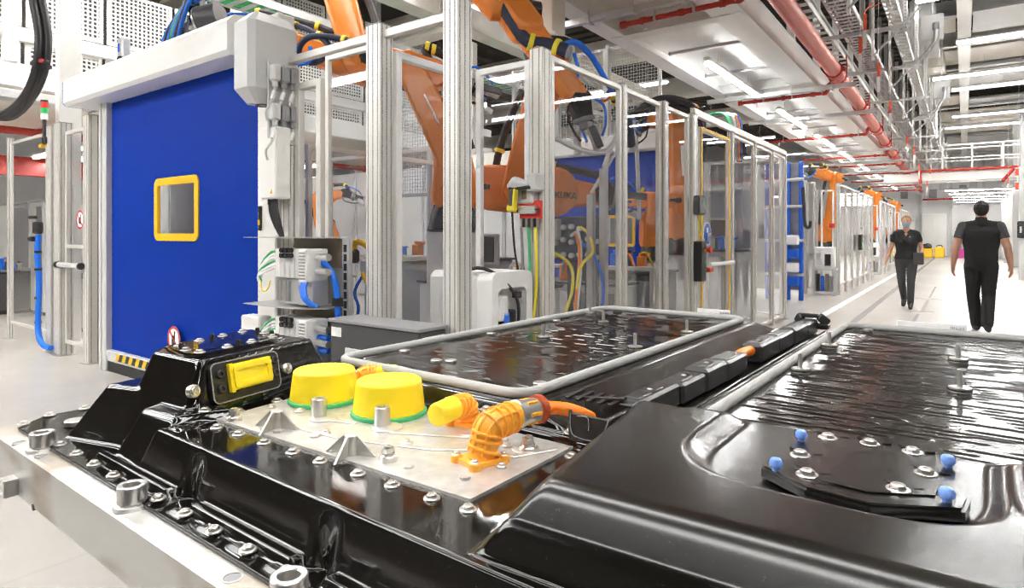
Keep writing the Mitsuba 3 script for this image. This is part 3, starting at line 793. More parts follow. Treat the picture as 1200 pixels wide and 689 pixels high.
# white paper labels lying on the pack's far edge
bp('paper_label', G().box(-0.62, -0.575, 2.36, 2.44, 0.998, 0.9995), 'pure_white', False)
for (x0, x1, z1, lab) in ((-0.25, -0.05, 1.045, 'white paper label standing on the rear edge behind the right lid'), (-0.98, -0.84, 1.036, 'white paper roll on the rear edge behind the left lid')):
    lb = bp('paper_label', G().box(x0, x1, 2.585, 2.59, 1.0, z1, 0.001), 'pure_white', label=lab)
    g = G()
    for i in range(8):
        g.box(x1 - 0.045 + i * 0.005, x1 - 0.043 + i * 0.005 + 0.001 * (i % 2), 2.584, 2.585, z1 - 0.022, z1 - 0.008)
    bp('bar_code', g, 'mid_grey', False, parent=lb, kind='stuff')
# carrier below the pack
ct = thing('transport_carrier', 'low grey steel carrier that holds up the battery pack', 'carrier')
g = G()
part(ct, 'top_frame', G().box(-1.45, 0.52, 0.75, 0.87, 0.60, 0.735, 0.005).box(-1.45, 0.52, 2.30, 2.42, 0.60, 0.735, 0.005).box(-1.45, -1.33, 0.87, 2.30, 0.60, 0.735, 0.005).box(0.40, 0.52, 0.87, 2.30, 0.60, 0.735, 0.005), 'mid_grey', M=MB)
part(ct, 'body', G().box(-1.2, 0.3, 0.95, 2.2, 0.10, 0.60, 0.02), 'dark_grey_paint', M=MB)
for x in (-1.0, 0.1):
    for y in (1.1, 2.05):
        part(ct, 'wheel', G().cyl((x - 0.04, y, 0.10), (x + 0.04, y, 0.10), 0.10, n=20), 'black_rubber', M=MB)

# ---------------------------------------------------------------- white platform above the cells
pf = struct('ceiling_platform')
g = G().box(-3.78, -3.52, 2.5, 46, 3.90, 3.93, 0.004).box(-3.67, -3.63, 2.5, 46, 3.93, 4.22).box(-3.78, -3.52, 2.5, 46, 4.2, 4.23)
part(pf, 'beam', g, 'white_paint', False)
part(pf, 'beam', G().box(-2.40, -2.03, 2.5, 46, 3.90, 3.93, 0.004).box(-2.07, -2.03, 2.5, 46, 3.93, 4.24), 'white_paint', False)
ybay = [3.2, 7.35, 11.4, 15.3, 19.3, 23.3, 27.3, 31.3, 35.3, 39.3, 43.3]
for y in ybay:
    part(pf, 'cross_beam', G().box(-3.70, -2.05, y - 0.10, y + 0.10, 3.89, 3.915, 0.004).box(-3.70, -2.05, y - 0.015, y + 0.015, 3.915, 4.2), 'white_paint', False)
for a, b in zip(ybay[:-1], ybay[1:]):
    part(pf, 'underside_panel', G().box(-3.64, -2.07, a + 0.05, b - 0.05, 4.06 if a > 4 else 4.16, 4.24 if a > 4 else 4.22, 0.01), 'pure_white' if a > 4 else 'cream_paint', False)
part(pf, 'end_cap', G().box(-2.10, -2.03, 7.30, 7.42, 3.93, 4.24, 0.01), 'cream_paint')
for a, b in zip(ybay[1:-1], ybay[2:]):
    for t in (0.30, 0.68):
        y = a + (b - a) * t
        g = G().cyl((-3.42, y, 3.96), (-2.42, y, 3.96), 0.022, n=10)
        k = part(pf, 'lamp_rail', g, 'galvanised')
        part(k, 'rail_end', G().cyl((-3.44, y, 3.96), (-3.42, y, 3.96), 0.03, n=12), 'mid_grey')
g = G()
for i, y in enumerate(np.arange(4.0, 46, 2.0)):
    part(pf, 'upright', G().box(-2.16, -2.05, y - 0.05, y + 0.05, 4.24, 8.0, 0.006), 'white_paint', False)
part(pf, 'upper_rail', G().box(-2.14, -2.07, 3.2, 46, 5.30, 5.36).box(-2.14, -2.07, 3.2, 46, 4.80, 4.84), 'white_paint', False)
# orange machine behind the uprights, upper floor
_x = -2.95
k = thing('upper_robot', 'orange machine housing standing on the upper platform behind the big red pipe', 'robot')
part(k, 'housing', G().link((_x, 7.8, 4.55), (_x, 8.1, 5.15), (1, 0, 0), 0.20, 0.16, 0.12), 'robot_orange')
part(k, 'base', G().box(_x - 0.2, _x + 0.2, 7.55, 8.05, 4.242, 4.42, 0.03), 'dark_grey_paint')
part(k, 'arm', G().link((_x, 8.1, 5.15), (_x, 8.5, 4.75), (1, 0, 0), 0.14, 0.10, 0.09), 'black_plastic')


def strut(y, x0, x1, z, label, grp=None):
    k = thing('strut_channel', label, 'strut channel', grp)
    part(k, 'channel', G().box(x0, x1, y - 0.035, y - 0.030, z, z + 0.07).box(x0, x1, y + 0.030, y + 0.035, z, z + 0.07).box(x0, x1, y - 0.035, y + 0.035, z, z + 0.006), 'galvanised', False)
    for x in (x0 + 0.35, (x0 + x1) / 2, x1 - 0.35):
        part(k, 'beam_clamp', G().bar((x, y - 0.05, z - 0.02), (x, y - 0.05, z + 0.12), 0.012, 0.02).box(x - 0.02, x + 0.02, y - 0.06, y + 0.05, z - 0.022, z - 0.010), 'galvanised', False)


strut(6.25, -3.80, -2.0, 3.775, 'grey steel strut channel under the nearest platform bay above the corner post')
strut(11.46, -3.86, -1.42, 3.775, 'grey strut channel just beyond the bright lamp, crossing to the big red pipe')
strut(14.2, -3.86, -1.40, 3.775, 'grey steel strut channel, second one crossing under the big red pipe')
for y in (20.7, 24.2, 28.2, 32.2, 36.2, 40.2):
    strut(y, -4.0, -1.5, 3.775, 'grey steel strut channel under the far bays of the platform', 'far strut channels')


def sprinkler(y, x0, x1, z, label, grp=None, near=True):
    k = thing('sprinkler_pipe', label, 'pipe', grp)
    part(k, 'pipe', G().cyl((x0, y, z), (x1, y, z), 0.030, n=12), 'red_pipe')
    part(k, 'end_fitting', G().cyl((x0 - 0.02, y, z), (x0 + 0.05, y, z), 0.045, n=12), 'red_pipe')
    part(k, 'elbow', G().tube([(x1, y, z), (x1 + 0.06, y, z), (x1 + 0.09, y, z + 0.05), (x1 + 0.10, y, z + 0.12), (x1 + 0.14, y, z + 0.15)], 0.036, 10), 'red_pipe')
    for t in (0.2, 0.55, 0.9):
        x = x0 + (x1 - x0) * t
        part(k, 'coupling', G().cyl((x - 0.03, y, z), (x + 0.03, y, z), 0.042, n=12), 'red_pipe')
        part(k, 'clip', G().bar((x + 0.15, y, z), (x + 0.15, y, z + 0.16), 0.010, 0.03).cyl((x + 0.135, y, z), (x + 0.165, y, z), 0.036, n=12), 'galvanised')
    if near:
        x = x0 + (x1 - x0) * 0.22
        part(k, 'sprinkler_head', G().cyl((x, y, z - 0.03), (x, y, z - 0.09), 0.014, n=10).cyl((x, y, z - 0.10), (x, y, z - 0.105), 0.03, n=14), 'turned_aluminium')


sprinkler(6.72, -3.28, -1.97, 3.84, 'dark red sprinkler pipe under the nearest platform bay at the top of the picture')
sprinkler(11.75, -3.36, -1.98, 3.78, 'dark red sprinkler pipe just below the strut channel beyond the bright lamp')
sprinkler(17.0, -4.4, -1.97, 3.76, 'dark red sprinkler pipe under the second lamp, with a zigzag bend to the big pipe')
for y in (21.8, 24.7, 28.3, 32.3, 36, 40):
    sprinkler(y, -4.2, -1.97, 3.76, 'dark red sprinkler pipe under the far platform bays', 'far sprinkler pipes', False)
k = thing('main_pipe', 'big red pipe running along the aisle under the ceiling', 'pipe')
part(k, 'pipe', G().cyl((-1.62, 2.5, 3.99), (-1.72, 14.4, 3.99), 0.112, n=28), 'big_pipe_red', 60)
part(k, 'pipe', G().cyl((-1.72, 14.4, 3.99), (-1.98, 30, 3.99), 0.112, n=28), 'big_pipe_red', 60)
part(k, 'pipe', G().cyl((-1.98, 30, 3.99), (-2.1, 45, 3.99), 0.112, n=28), 'big_pipe_red', 60)
for y in (11.1, 14.4, 17.6, 20.4, 23.6, 26.5, 30, 34):
    x = np.interp(y, [2.5, 14.4, 30, 45], [-1.62, -1.72, -1.98, -2.1])
    part(k, 'coupling', G().cyl((x, y - 0.07, 3.99), (x, y + 0.07, 3.99), 0.135, n=24).box(x + 0.10, x + 0.17, y - 0.03, y + 0.03, 3.96, 4.02, 0.01), 'red_pipe')
    part(k, 'hanger', G().tube([(x - 0.13, y + 0.35, 4.3), (x - 0.13, y + 0.35, 3.96), (x - 0.06, y + 0.35, 3.86), (x + 0.06, y + 0.35, 3.86), (x + 0.13, y + 0.35, 3.96), (x + 0.13, y + 0.35, 4.3)], 0.010, 6), 'red_pipe')


# ---------------------------------------------------------------- trays, hangers and beams over the aisle
def tray(x0, x1, z, y0, y1, label, mat='galvanised', every=0.16):
    k = thing('cable_tray', label, 'cable tray')
    part(k, 'side_rail', G().box(x0, x0 + 0.012, y0, y1, z, z + 0.09), mat, False)
    part(k, 'side_rail', G().box(x1 - 0.012, x1, y0, y1, z, z + 0.09), mat, False)
    g = G()
    for y in np.arange(y0, y1, every):
        g.box(x0, x1, y, y + every * 0.45, z, z + 0.006)
    part(k, 'rung', g, mat, False, kind='stuff')
    return k


k = tray(-1.52, -1.22, 4.42, 3.0, 40, 'perforated grey cable tray right of the big red pipe')
g = G()
for i in range(5):
    g.tube([(-1.47 + i * 0.05, y, 4.45 + 0.01 * math.sin(y + i)) for y in np.arange(3, 40, 2.0)], 0.016, 6, smooth=False)
part(k, 'cable', g, 'mid_grey', kind='stuff')
tray(-0.98, -0.80, 4.75, 3.0, 40, 'narrow grey cable tray beside the white ceiling beam', every=0.22)
tray(-1.95, -1.75, 4.55, 3.0, 40, 'white cable tray above the big red pipe', 'white_paint', 0.3)
for i, y in enumerate((8.2, 10.6, 13.2, 16.4, 19.5, 23, 27, 31, 36)):
    near = i < 3
    k = thing('tray_hanger', ('first', 'second', 'third')[i] + ' white perforated hanger of the cable trays counted from the camera' if near else 'white perforated hanger of the far cable trays', 'hanger', None if near else 'far tray hangers')
    part(k, 'post', G().box(-1.12, -1.08, y, y + 0.04, 3.95, 8.1), 'white_paint', False)
    part(k, 'post', G().box(-0.72, -0.66, y, y + 0.04, 4.3, 8.1), 'galvanised', False)
    g = G()
    for j in range(30):
        g.box(-0.70, -0.68, y - 0.002, y, 4.34 + j * 0.05, 4.36 + j * 0.05)
    part(k, 'slot', g, 'mid_grey', False, kind='stuff')
    part(k, 'cross_arm', G().box(-1.95, -0.62, y + 0.04, y + 0.08, 4.36, 4.42), 'galvanised', False)
    part(k, 'bracket', G().bar((-1.10, y, 4.0), (-0.50, y, 4.62), 0.02, 0.03), 'galvanised', False)
for i, (x, y, z) in enumerate(((-1.0, 8.7, 4.06), (-1.02, 8.45, 3.72), (-1.0, 10.2, 3.80), (-1.0, 11.9, 3.55), (-0.98, 15.4, 3.44), (-1.0, 18, 3.5), (-1.05, 21, 3.35), (-0.9, 24, 3.5), (-1.1, 27, 3.3), (1.45, 27.15, 3.6), (1.7, 27.15, 3.2), (1.2, 27.2, 3.3))):
    k = thing('hanging_tag', ('topmost red and white ribbon tag hanging by the cable tray near the upper edge' if i == 0 else 'red and white ribbon tag hanging just below the topmost one' if i == 1 else
              'red and white ribbon tag below the thick cable tray, third from the camera' if i == 2 else 'red and white ribbon tag hanging from the trays along the aisle'), 'ribbon', None if i < 3 else 'ribbon tags along the aisle')
    part(k, 'red_strip', G().box(x - 0.004, x + 0.035, y, y + 0.004, z - 0.20, z, 0.001), 'tag_red', False)
    part(k, 'white_strip', G().box(x - 0.006, x + 0.032, y, y + 0.004, z - 0.42, z - 0.20, 0.001), 'pure_white', False)
    part(k, 'cord', G().cyl((x + 0.015, y, z), (x + 0.015, y, 5.60 if x < 0 else 5.87), 0.004, n=5), 'pure_white')
    if i < 1:
        part(k, 'bow', G().bar((x, y, z + 0.02), (x + 0.10, y, z + 0.12), 0.05, 0.004).bar((x + 0.08, y, z + 0.06), (x + 0.18, y, z + 0.10), 0.03, 0.004), 'tag_red', False)
for i, (y, s) in enumerate(((11.5, 1.0), (16.6, 1.0))):
    k = thing('hanging_conduit', ('grey bent conduit hanging from a square plate at the first crossbeam' if i == 0 else 'grey bent conduit hanging from the second square plate, farther along the aisle'), 'conduit')
    part(k, 'tube', G().tube([(-0.35, y, 4.55), (-0.36, y, 4.35), (-0.5, y, 4.12), (-0.75, y, 4.0), (-0.95, y, 3.98)], 0.030, 10), 'galvanised', 60)
    part(k, 'plate', G().box(-0.55, -0.25, y + 0.05, y + 0.09, 4.35, 4.75, 0.006), 'light_grey_paint')
    part(k, 'rod', G().cyl((-0.40, y + 0.07, 4.75), (-0.40, y + 0.07, 8.15), 0.01, n=6), 'galvanised')
    part(k, 'collar', G().cyl((-0.35, y, 4.50), (-0.35, y, 4.60), 0.045, n=14), 'mid_grey')
k = thing('beam_grid', 'white steel beam grid with crossbeams under the dark roof at upper right', 'beam')
part(k, 'long_beam', G().box(-0.12, 0.12, -8, 44, 5.72, 5.78).box(-0.02, 0.02, -8, 44, 5.78, 6.1), 'white_paint', False)
part(k, 'long_beam', G().box(-1.18, -0.86, -8, 44, 5.58, 5.64).box(-1.05, -0.99, -8, 44, 5.64, 6.0), 'white_paint', False)
part(k, 'long_beam', G().box(2.4, 2.6, -8, 44, 5.72, 5.78).box(2.48, 2.52, -8, 44, 5.78, 6.1), 'white_paint', False)
for i, y in enumerate((-3, 2.5, 8.0, 13.2, 15.75, 18.3, 20.9, 24, 27.2, 31, 35, 39, 43)):
    part(k, 'cross_beam', G().box(-1.1, 9, y - 0.11, y + 0.11, 5.86, 5.90).box(-1.1, 9, y - 0.02, y + 0.02, 5.9, 6.2), 'white_paint' if i % 2 else 'light_grey_paint', False)
for i, (y0, y1, x0, x1) in enumerate(((2.7, 7.8, -0.8, 3.6), (8.2, 13.0, -0.8, 3.6), (16.0, 17.3, -0.8, -0.15), (16.0, 17.6, 0.15, 3.6), (19.0, 20.6, -0.8, 3.6), (21.6, 23.7, -0.85, 3.6), (25.2, 27.0, -0.8, -0.1), (26.2, 27.1, 0.15, 3.6), (28.5, 34.5, -0.8, 4.0), (36, 44, -0.8, 4.0))):
    part(k, 'soffit_panel', G().box(x0, x1, y0, y1, 5.95, 6.0), 'light_grey_paint' if i % 2 else 'cream_paint', False)
part(k, 'side_panel', G().box(-0.86, -0.45, 14.2, 17.6, 5.5, 5.86, 0.01), 'light_grey_paint')
part(k, 'side_panel', G().box(-0.86, -0.40, 18.6, 24.0, 5.5, 5.86, 0.01), 'cream_paint')
# roof girders seen dark above the cells
for x in (-6.2, -8.4, -4.6, -13):
    part('ceiling', 'girder', G().box(x - 0.15, x + 0.15, -8, 47, 7.2, 7.25).box(x - 0.03, x + 0.03, -8, 47, 7.25, 8.1), 'roof_dark', False)
for y in (6, 10.5, 15, 20, 26):
    part('ceiling', 'girder', G().box(-29, -4.2, y - 0.2, y + 0.2, 5.9, 5.98).box(-29, -4.2, y - 0.03, y + 0.03, 5.98, 6.6), 'cream_paint', False)

# ---------------------------------------------------------------- bridge across the aisle
k = thing('crossing_bridge', 'white walkway bridge with railings crossing above the aisle', 'bridge')
part(k, 'deck', G().box(-2.7, 8.8, 30.0, 31.4, 3.50, 3.82, 0.01), 'white_paint', False)
for y in (30.05, 31.35):
    part(k, 'handrail', G().box(-2.7, 8.8, y - 0.03, y + 0.03, 4.86, 4.92), 'white_paint', False)
    part(k, 'mid_rail', G().box(-2.7, 8.8, y - 0.025, y + 0.025, 4.36, 4.41), 'white_paint', False)
    for x in np.arange(-2.6, 8.8, 0.95):
        part(k, 'rail_post', G().box(x - 0.03, x + 0.03, y - 0.03, y + 0.03, 3.82, 4.9), 'white_paint', False)
k = thing('bridge_pipe', 'thin red pipe running across the front of the white bridge', 'pipe')
part(k, 'pipe', G().cyl((-1.84, 29.9, 3.90), (8.6, 29.9, 3.90), 0.05, n=10), 'red_pipe')
part(k, 'drop', G().tube([(-1.45, 29.9, 3.9), (-1.45, 29.9, 3.7), (-1.42, 29.9, 3.4)], 0.055, 8), 'red_pipe')
part(k, 'branch', G().tube([(1.55, 29.8, 3.9), (1.35, 29.8, 3.62), (1.15, 29.8, 3.35)], 0.055, 8), 'red_pipe')
k = thing('end_pipe', 'red pipe across the hall in front of the end wall', 'pipe')
part(k, 'pipe', G().cyl((-2.0, 44, 3.42), (2.4, 44, 3.42), 0.05, n=10), 'red_pipe')
for x in (-1.9, 0.4, 2.3):
    part(k, 'hanger', G().cyl((x, 44, 3.42), (x, 44, 8.15), 0.01, n=6), 'galvanised')

# ---------------------------------------------------------------- far end of the aisle
for i, (x0, x1, z1, m, lab) in enumerate(((-3.4, -2.5, 2.3, 'light_grey_paint', 'grey switch cabinet against the end wall at the far left of the aisle'),
                                          (-2.2, -0.9, 2.7, 'pure_white', 'tall white door panel on the end wall behind the woman'),
                                          (2.6, 4.2, 3.0, 'light_grey_paint', 'wide grey gate against the end wall at the right'))):
    k = thing('end_cabinet', lab, 'cabinet')
    part(k, 'body', G().box(x0, x1, 47.4, 47.95, 0, z1, 0.02), m)
    part(k, 'door', G().box(x0 + 0.06, (x0 + x1) / 2 - 0.02, 47.37, 47.4, 0.1, z1 - 0.1, 0.01), 'white_paint')
    part(k, 'door', G().box((x0 + x1) / 2 + 0.02, x1 - 0.06, 47.37, 47.4, 0.1, z1 - 0.1, 0.01), 'white_paint')
for i, x in enumerate((-7.0, -5.2, -2.35, -0.75, 0.9, 2.3, 4.6)):
    part('wall_end', 'pilaster', G().box(x, x + 0.14, 47.85, 48.0, 0.0, 8.2), 'light_grey_paint', False)
for i in range(12):
    x, z = -3.9 + i * 0.52, 3.2 + 0.5 * (i % 3)
    part('wall_end', 'service_panel', G().box(x, x + 0.4, 47.9, 48.0, z, z + 0.55 + 0.2 * (i % 2), 0.01), ('pure_white', 'mid_grey', 'light_grey_paint')[i % 3])
k = thing('end_shelf', 'long grey shelf on the end wall between the two people', 'shelf')
part(k, 'board', G().box(-0.6, 1.8, 47.3, 47.9, 1.20, 1.26), 'light_grey_paint', False)
for i in range(7):
    part(k, 'lamp_head', G().box(-0.5 + i * 0.34, -0.38 + i * 0.34, 47.35, 47.5, 1.26, 1.36, 0.02), 'red_paint' if i % 2 else 'mid_grey')
for x in (-0.5, 0.5, 1.7):
    part(k, 'leg', G().box(x, x + 0.05, 47.4, 47.85, 0, 1.2), 'light_grey_paint', False)
for i, (x, w, h, m, lab) in enumerate(((-2.05, 0.55, 0.55, 'hazard_yellow', 'left yellow case under a dark bag at the end of the aisle'), (-1.42, 0.50, 0.62, 'hazard_yellow', 'right yellow case on the floor at the end of the aisle'),
                                       (-2.55, 0.28, 0.42, 'red_paint', 'small red box beside the yellow cases'), (-0.62, 0.62, 0.55, 'magenta', 'magenta trolley at the end of the aisle'))):
    k = thing('floor_case', lab, 'case')
    part(k, 'body', G().box(x, x + w, 43.8, 44.2, 0.0, h, 0.04), m)
    part(k, 'handle', G().tube([(x + w * 0.25, 44, h - 0.02), (x + w * 0.3, 44, h + 0.1), (x + w * 0.7, 44, h + 0.1), (x + w * 0.75, 44, h - 0.02)], 0.02, 6), 'black_plastic')
k = thing('bag', 'dark bag lying on top of the left yellow case', 'bag')
put(k, G().lathe([(0.0, 0), (0.2, 0.0), (0.26, 0.1), (0.2, 0.22), (0.08, 0.28), (0, 0.29)], (-1.78, 44.0, 0.55), n=16, sy=0.6), 'black_rubber', 60)
for i, y in enumerate((24.5, 28.5, 33, 38, 43)):
    k = thing('aisle_column', 'grey column of the far right aisle wall, ' + ('first', 'second', 'third', 'fourth', 'fifth')[i] + ' from the camera', 'column')
    part(k, 'shaft', G().box(1.62, 1.86, y, y + 0.24, 0.0, 6.0, 0.01), 'light_grey_paint')
    part(k, 'foot', G().box(1.56, 1.92, y - 0.06, y + 0.30, 0.0, 0.03), 'mid_grey')
k = thing('aisle_partition', 'pale partition along the right side of the aisle behind the man', 'partition')
for i in range(9):
    y = 24.8 + i * 2.1
    part(k, 'panel', G().box(1.95, 2.0, y, y + 2.0, 0.1, 2.6, 0.01), 'wall_white')
part(k, 'plinth', G().box(1.93, 2.02, 24.8, 43.7, 0, 0.12), 'mid_grey', False)
for i, (z, y) in enumerate(((3.2, 25.5), (2.75, 25.5))):
    k = thing('hanging_sign', ('upper' if i == 0 else 'lower') + ' red and white sign plate hanging right of the man', 'sign')
    part(k, 'plate', G().box(1.30, 1.52, y, y + 0.02, z, z + 0.3, 0.004), 'pure_white')
    part(k, 'band', G().box(1.31, 1.51, y - 0.003, y, z + 0.04, z + 0.26), 'tag_red', False)
    part(k, 'cord', G().cyl((1.41, y + 0.01, z + 0.3), (1.41, y + 0.01, 8.15 if i == 0 else 3.19), 0.006, n=5), 'pure_white')
k = thing('pillar_box', 'dark terminal box on the pale cable column right of the man', 'box')
part(k, 'column', G().box(1.32, 1.44, 23.9, 24.05, 0.0, 3.4, 0.01), 'light_grey_paint')
part(k, 'terminal', G().box(1.28, 1.46, 23.8, 23.9, 1.25, 1.75, 0.02), 'black_plastic')
part(k, 'handset', G().box(1.33, 1.38, 23.75, 23.8, 1.4, 1.6, 0.01), 'light_grey_paint')

# ---------------------------------------------------------------- mezzanine at the left
mz = struct('ceiling_mezzanine')
part(mz, 'floor_beam', G().box(-11.06, -10.9, -2, 14, 3.46, 3.80, 0.01), 'white_paint')
part(mz, 'floor_beam', G().box(-11.06, -10.95, -2, 14, 4.14, 4.34, 0.01), 'white_paint')
part(mz, 'deck', G().box(-16, -11.06, -2, 14, 3.50, 3.60), 'cream_paint', False)
part(mz, 'back_panel', G().box(-13.0, -12.9, -2, 14, 3.6, 7.5), 'roof_dark', False)


def perforated(y0, y1, z0, z1, x, pitch, mat, parent, name='mesh_panel', t=0.004, axis='x', solid=0.5):
    """A perforated sheet as two crossed sets of bars."""
    fr = G()
    w = 0.05
    if axis == 'x':
        B = lambda a, b, c, d, e=0.0: fr.box(x - e, x + t + e, a, b, c, d)
    else:
        B = lambda a, b, c, d, e=0.0: fr.box(a, b, x - e, x + t + e, c, d)
    B(y0, y1, z0, z0 + w, 0.01); B(y0, y1, z1 - w, z1, 0.01); B(y0, y0 + w, z0, z1, 0.01); B(y1 - w, y1, z0, z1, 0.01)
    for y in np.arange(y0 + w, y1 - w, pitch):
        B(y, y + pitch * solid, z0 + w, z1 - w)
    for z in np.arange(z0 + w, z1 - w, pitch):
        B(y0 + w, y1 - w, z, z + pitch * solid)
    return part(parent, name, fr, mat, False)


for i in range(9):
    y = 2.05 + i * 1.03 if i else 2.05
    y0 = 2.05 + i * 1.05
    perforated(y0, y0 + 1.0, 4.36, 5.25, -11.0, 0.066, 'white_paint', mz, solid=0.42)
    if i > 3:
        perforated(y0, y0 + 1.0, 5.30, 6.2, -11.0, 0.066, 'white_paint', mz, solid=0.42)
    perforated(y0, y0 + 1.0, 3.80, 4.14, -11.05, 0.066, 'white_paint', mz, 'lower_mesh_panel', solid=0.42)
for y in (2.82, 6.2, 9.6):
    part(mz, 'post', G().box(-11.02, -10.86, y, y + 0.16, 3.8, 8.0, 0.01), 'white_paint')
for y in (0.5, 4.9, 10.2):
    part(mz, 'support_column', G().box(-11.2, -10.95, y, y + 0.25, 0, 3.46, 0.01), 'white_paint')
k = thing('hall_pipe', 'red sprinkler main running below the left mezzanine', 'pipe')
part(k, 'pipe', G().cyl((-14.0, -4, 3.25), (-14.0, 20, 3.25), 0.07, n=12), 'red_pipe')
for y in (0, 4.2, 8, 12):
    part(k, 'coupling', G().cyl((-14.0, y - 0.06, 3.25), (-14.0, y + 0.06, 3.25), 0.09, n=12), 'red_pipe')
k = thing('hall_beam', 'red crane beam far behind the left safety screen', 'beam')
part(k, 'web', G().box(-17.2, -17.1, -6, 30, 2.72, 3.05), 'red_pipe', False)
part(k, 'flange', G().box(-17.3, -17.0, -6, 30, 3.05, 3.09).box(-17.3, -17.0, -6, 30, 2.68, 2.72), 'red_pipe', False)
k = thing('cable_duct_run', 'grey cable duct running below the mezzanine at the upper left', 'cable duct')
part(k, 'duct', G().box(-10.6, -10.3, -1, 3.75, 3.18, 3.30, 0.01), 'light_grey_paint')
part(k, 'end', G().box(-10.62, -10.28, 3.75, 3.80, 3.17, 3.31, 0.01), 'mid_grey')
part(k, 'cable', G().tube([(-10.4, 3.8, 3.25), (-10.2, 4.1, 3.2), (-9.9, 4.4, 2.98), (-9.6, 4.6, 2.9)], 0.02, 6), 'pure_white')
k = thing('round_duct', 'silver round ventilation duct below the roof at top centre', 'duct')
part(k, 'pipe', G().cyl((-5.85, 6.0, 4.85), (-4.3, 6.6, 4.55), 0.20, n=24), 'galvanised', 60)
part(k, 'seam', G().cyl((-5.2, 6.25, 4.725), (-5.15, 6.27, 4.715), 0.212, n=24), 'galvanised')
part(k, 'seam', G().cyl((-4.8, 6.41, 4.645), (-4.75, 6.43, 4.635), 0.212, n=24), 'galvanised')
k = tray(-7.0, -6.6, 4.02, 2.9, 13, 'cable tray with green cables crossing above the robot cell')
g = G()
for i in range(5):
    g.tube([(-6.95 + i * 0.07, y, 4.05) for y in np.arange(3, 13, 1.0)], 0.02, 6, smooth=False)
part(k, 'cable', g, 'green_plastic', kind='stuff')
k = thing('cell_beam', 'cream steel beam over the robot cell at top centre', 'beam')
part(k, 'flange', G().box(-6.3, -6.0, 2.9, 14, 4.45, 4.5).box(-6.17, -6.13, 2.9, 14, 4.5, 4.85), 'cream_paint', False)
part(k, 'hanger', G().box(-6.2, -6.1, 4.6, 4.7, 4.5, 8.0).box(-6.2, -6.1, 6.6, 6.7, 4.5, 8.0), 'cream_paint', False)

# ---------------------------------------------------------------- safety screens
PH = 2.60


def slots(x, y, w, d, n, z0, h, s=0.009):
    """Dark cover strips in the slots of an aluminium profile, n in every side."""
    g = G()
    for i in range(n):
        u = -w / 2 + w * (i + 0.5) / n
        v = -d / 2 + d * (i + 0.5) / n
        g.box(x + u - s / 2, x + u + s / 2, y - d / 2 - 0.0008, y + d / 2 + 0.0008, z0 + 0.012, h - 0.002)
        g.box(x - w / 2 - 0.0008, x + w / 2 + 0.0008, y + v - s / 2, y + v + s / 2, z0 + 0.012, h - 0.002)
    return g


def post(x, y, label, w=0.08, d=None, h=PH, n=2, group=None, z0=0.0):
    d = w if d is None else d
    k = thing('fence_post', label, 'post', group)
    pr = part(k, 'profile', G().box(x - w / 2, x + w / 2, y - d / 2, y + d / 2, z0 + 0.01, h, 0.004), 'profile_aluminium')
    part(pr, 'slot_strip', slots(x, y, w, d, n, z0, h), 'mid_grey', False, kind='stuff')
    part(k, 'end_cap', G().box(x - w / 2, x + w / 2, y - d / 2, y + d / 2, h, h + 0.006, 0.002), 'mid_grey')
    if z0 == 0:
        part(k, 'foot_plate', G().box(x - w / 2 - 0.02, x + w / 2 + 0.02, y - d / 2 - 0.02, y + d / 2 + 0.02, 0.0, 0.012, 0.003), 'galvanised')
    return k


def panel(p, q, label, z0=0.045, z1=2.56, bar=0.04, group=None, mid=None, mat='profile_aluminium', name='safety_screen', cat='safety screen', top=True):
    """A framed clear screen from p to q (x, y)."""
    k = thing(name, label, cat, group)
    p, q = V(*p), V(*q)
    d = unit(q - p)
    if top:
        part(k, 'rail', G().bar((*p, z1 - bar / 2), (*q, z1 - bar / 2), bar, bar, 0.004), mat, False)
    part(k, 'rail', G().bar((*p, z0 + bar / 2), (*q, z0 + bar / 2), bar, bar, 0.004), mat, False)
    for c in (p + d * bar / 2, q - d * bar / 2):
        part(k, 'stile', G().bar((*c, z0), (*c, z1), bar, bar, 0.004), mat, False)
    for z in mid or ():
        part(k, 'rail', G().bar((*p, z), (*q, z), bar, bar, 0.004), mat, False)
    a, b = p + d * bar * 0.6, q - d * bar * 0.6
    part(k, 'pane', (np.array([[*a, z0 + bar * 0.6], [*b, z0 + bar * 0.6], [*b, z1 - bar * 0.6], [*a, z1 - bar * 0.6]]), np.array([[0, 1, 2], [0, 2, 3]])), 'pane_clear', False)
    return k


Y0 = 2.66
# left of the blue door
post(-10.02, Y0, 'slim aluminium post at the far left end of the clear screen', 0.06)
panel((-9.98, Y0), (-8.66, Y0), 'clear safety screen panel at the far left with a low bottom rail', 0.20, 2.55, 0.035)
post(-8.52, Y0, 'wide slotted aluminium post left of the white column', 0.16, 0.10, n=3)
post(-8.20, Y0, 'slotted aluminium post in front of the white column', 0.16, 0.14, n=3)
panel((-8.10, Y0), (-7.56, Y0), 'narrow clear screen door with a round prohibition sign left of the blue door', 0.14, 2.5, 0.04, mid=(1.22,))
post(-7.42, Y0, 'slotted aluminium post beside the left guide of the blue door', 0.14, 0.12, n=2)
post(-7.14, 2.74, 'second slotted aluminium post just left of the blue door guide', 0.10, 0.12, n=2, h=2.55)
k = thing('pull_handle', 'grey tubular pull handle on the narrow clear screen door', 'handle')
part(k, 'tube', G().cyl((-8.10, 2.58, 1.02), (-7.46, 2.56, 1.02), 0.028, n=14), 'light_grey_paint')
for x in (-8.11, -7.45):
    part(k, 'end', G().cyl((x - 0.015, 2.57, 1.02), (x + 0.015, 2.57, 1.02), 0.036, n=14).cyl((x, 2.57, 1.02), (x, 2.62, 1.02), 0.018, n=8), 'black_plastic')


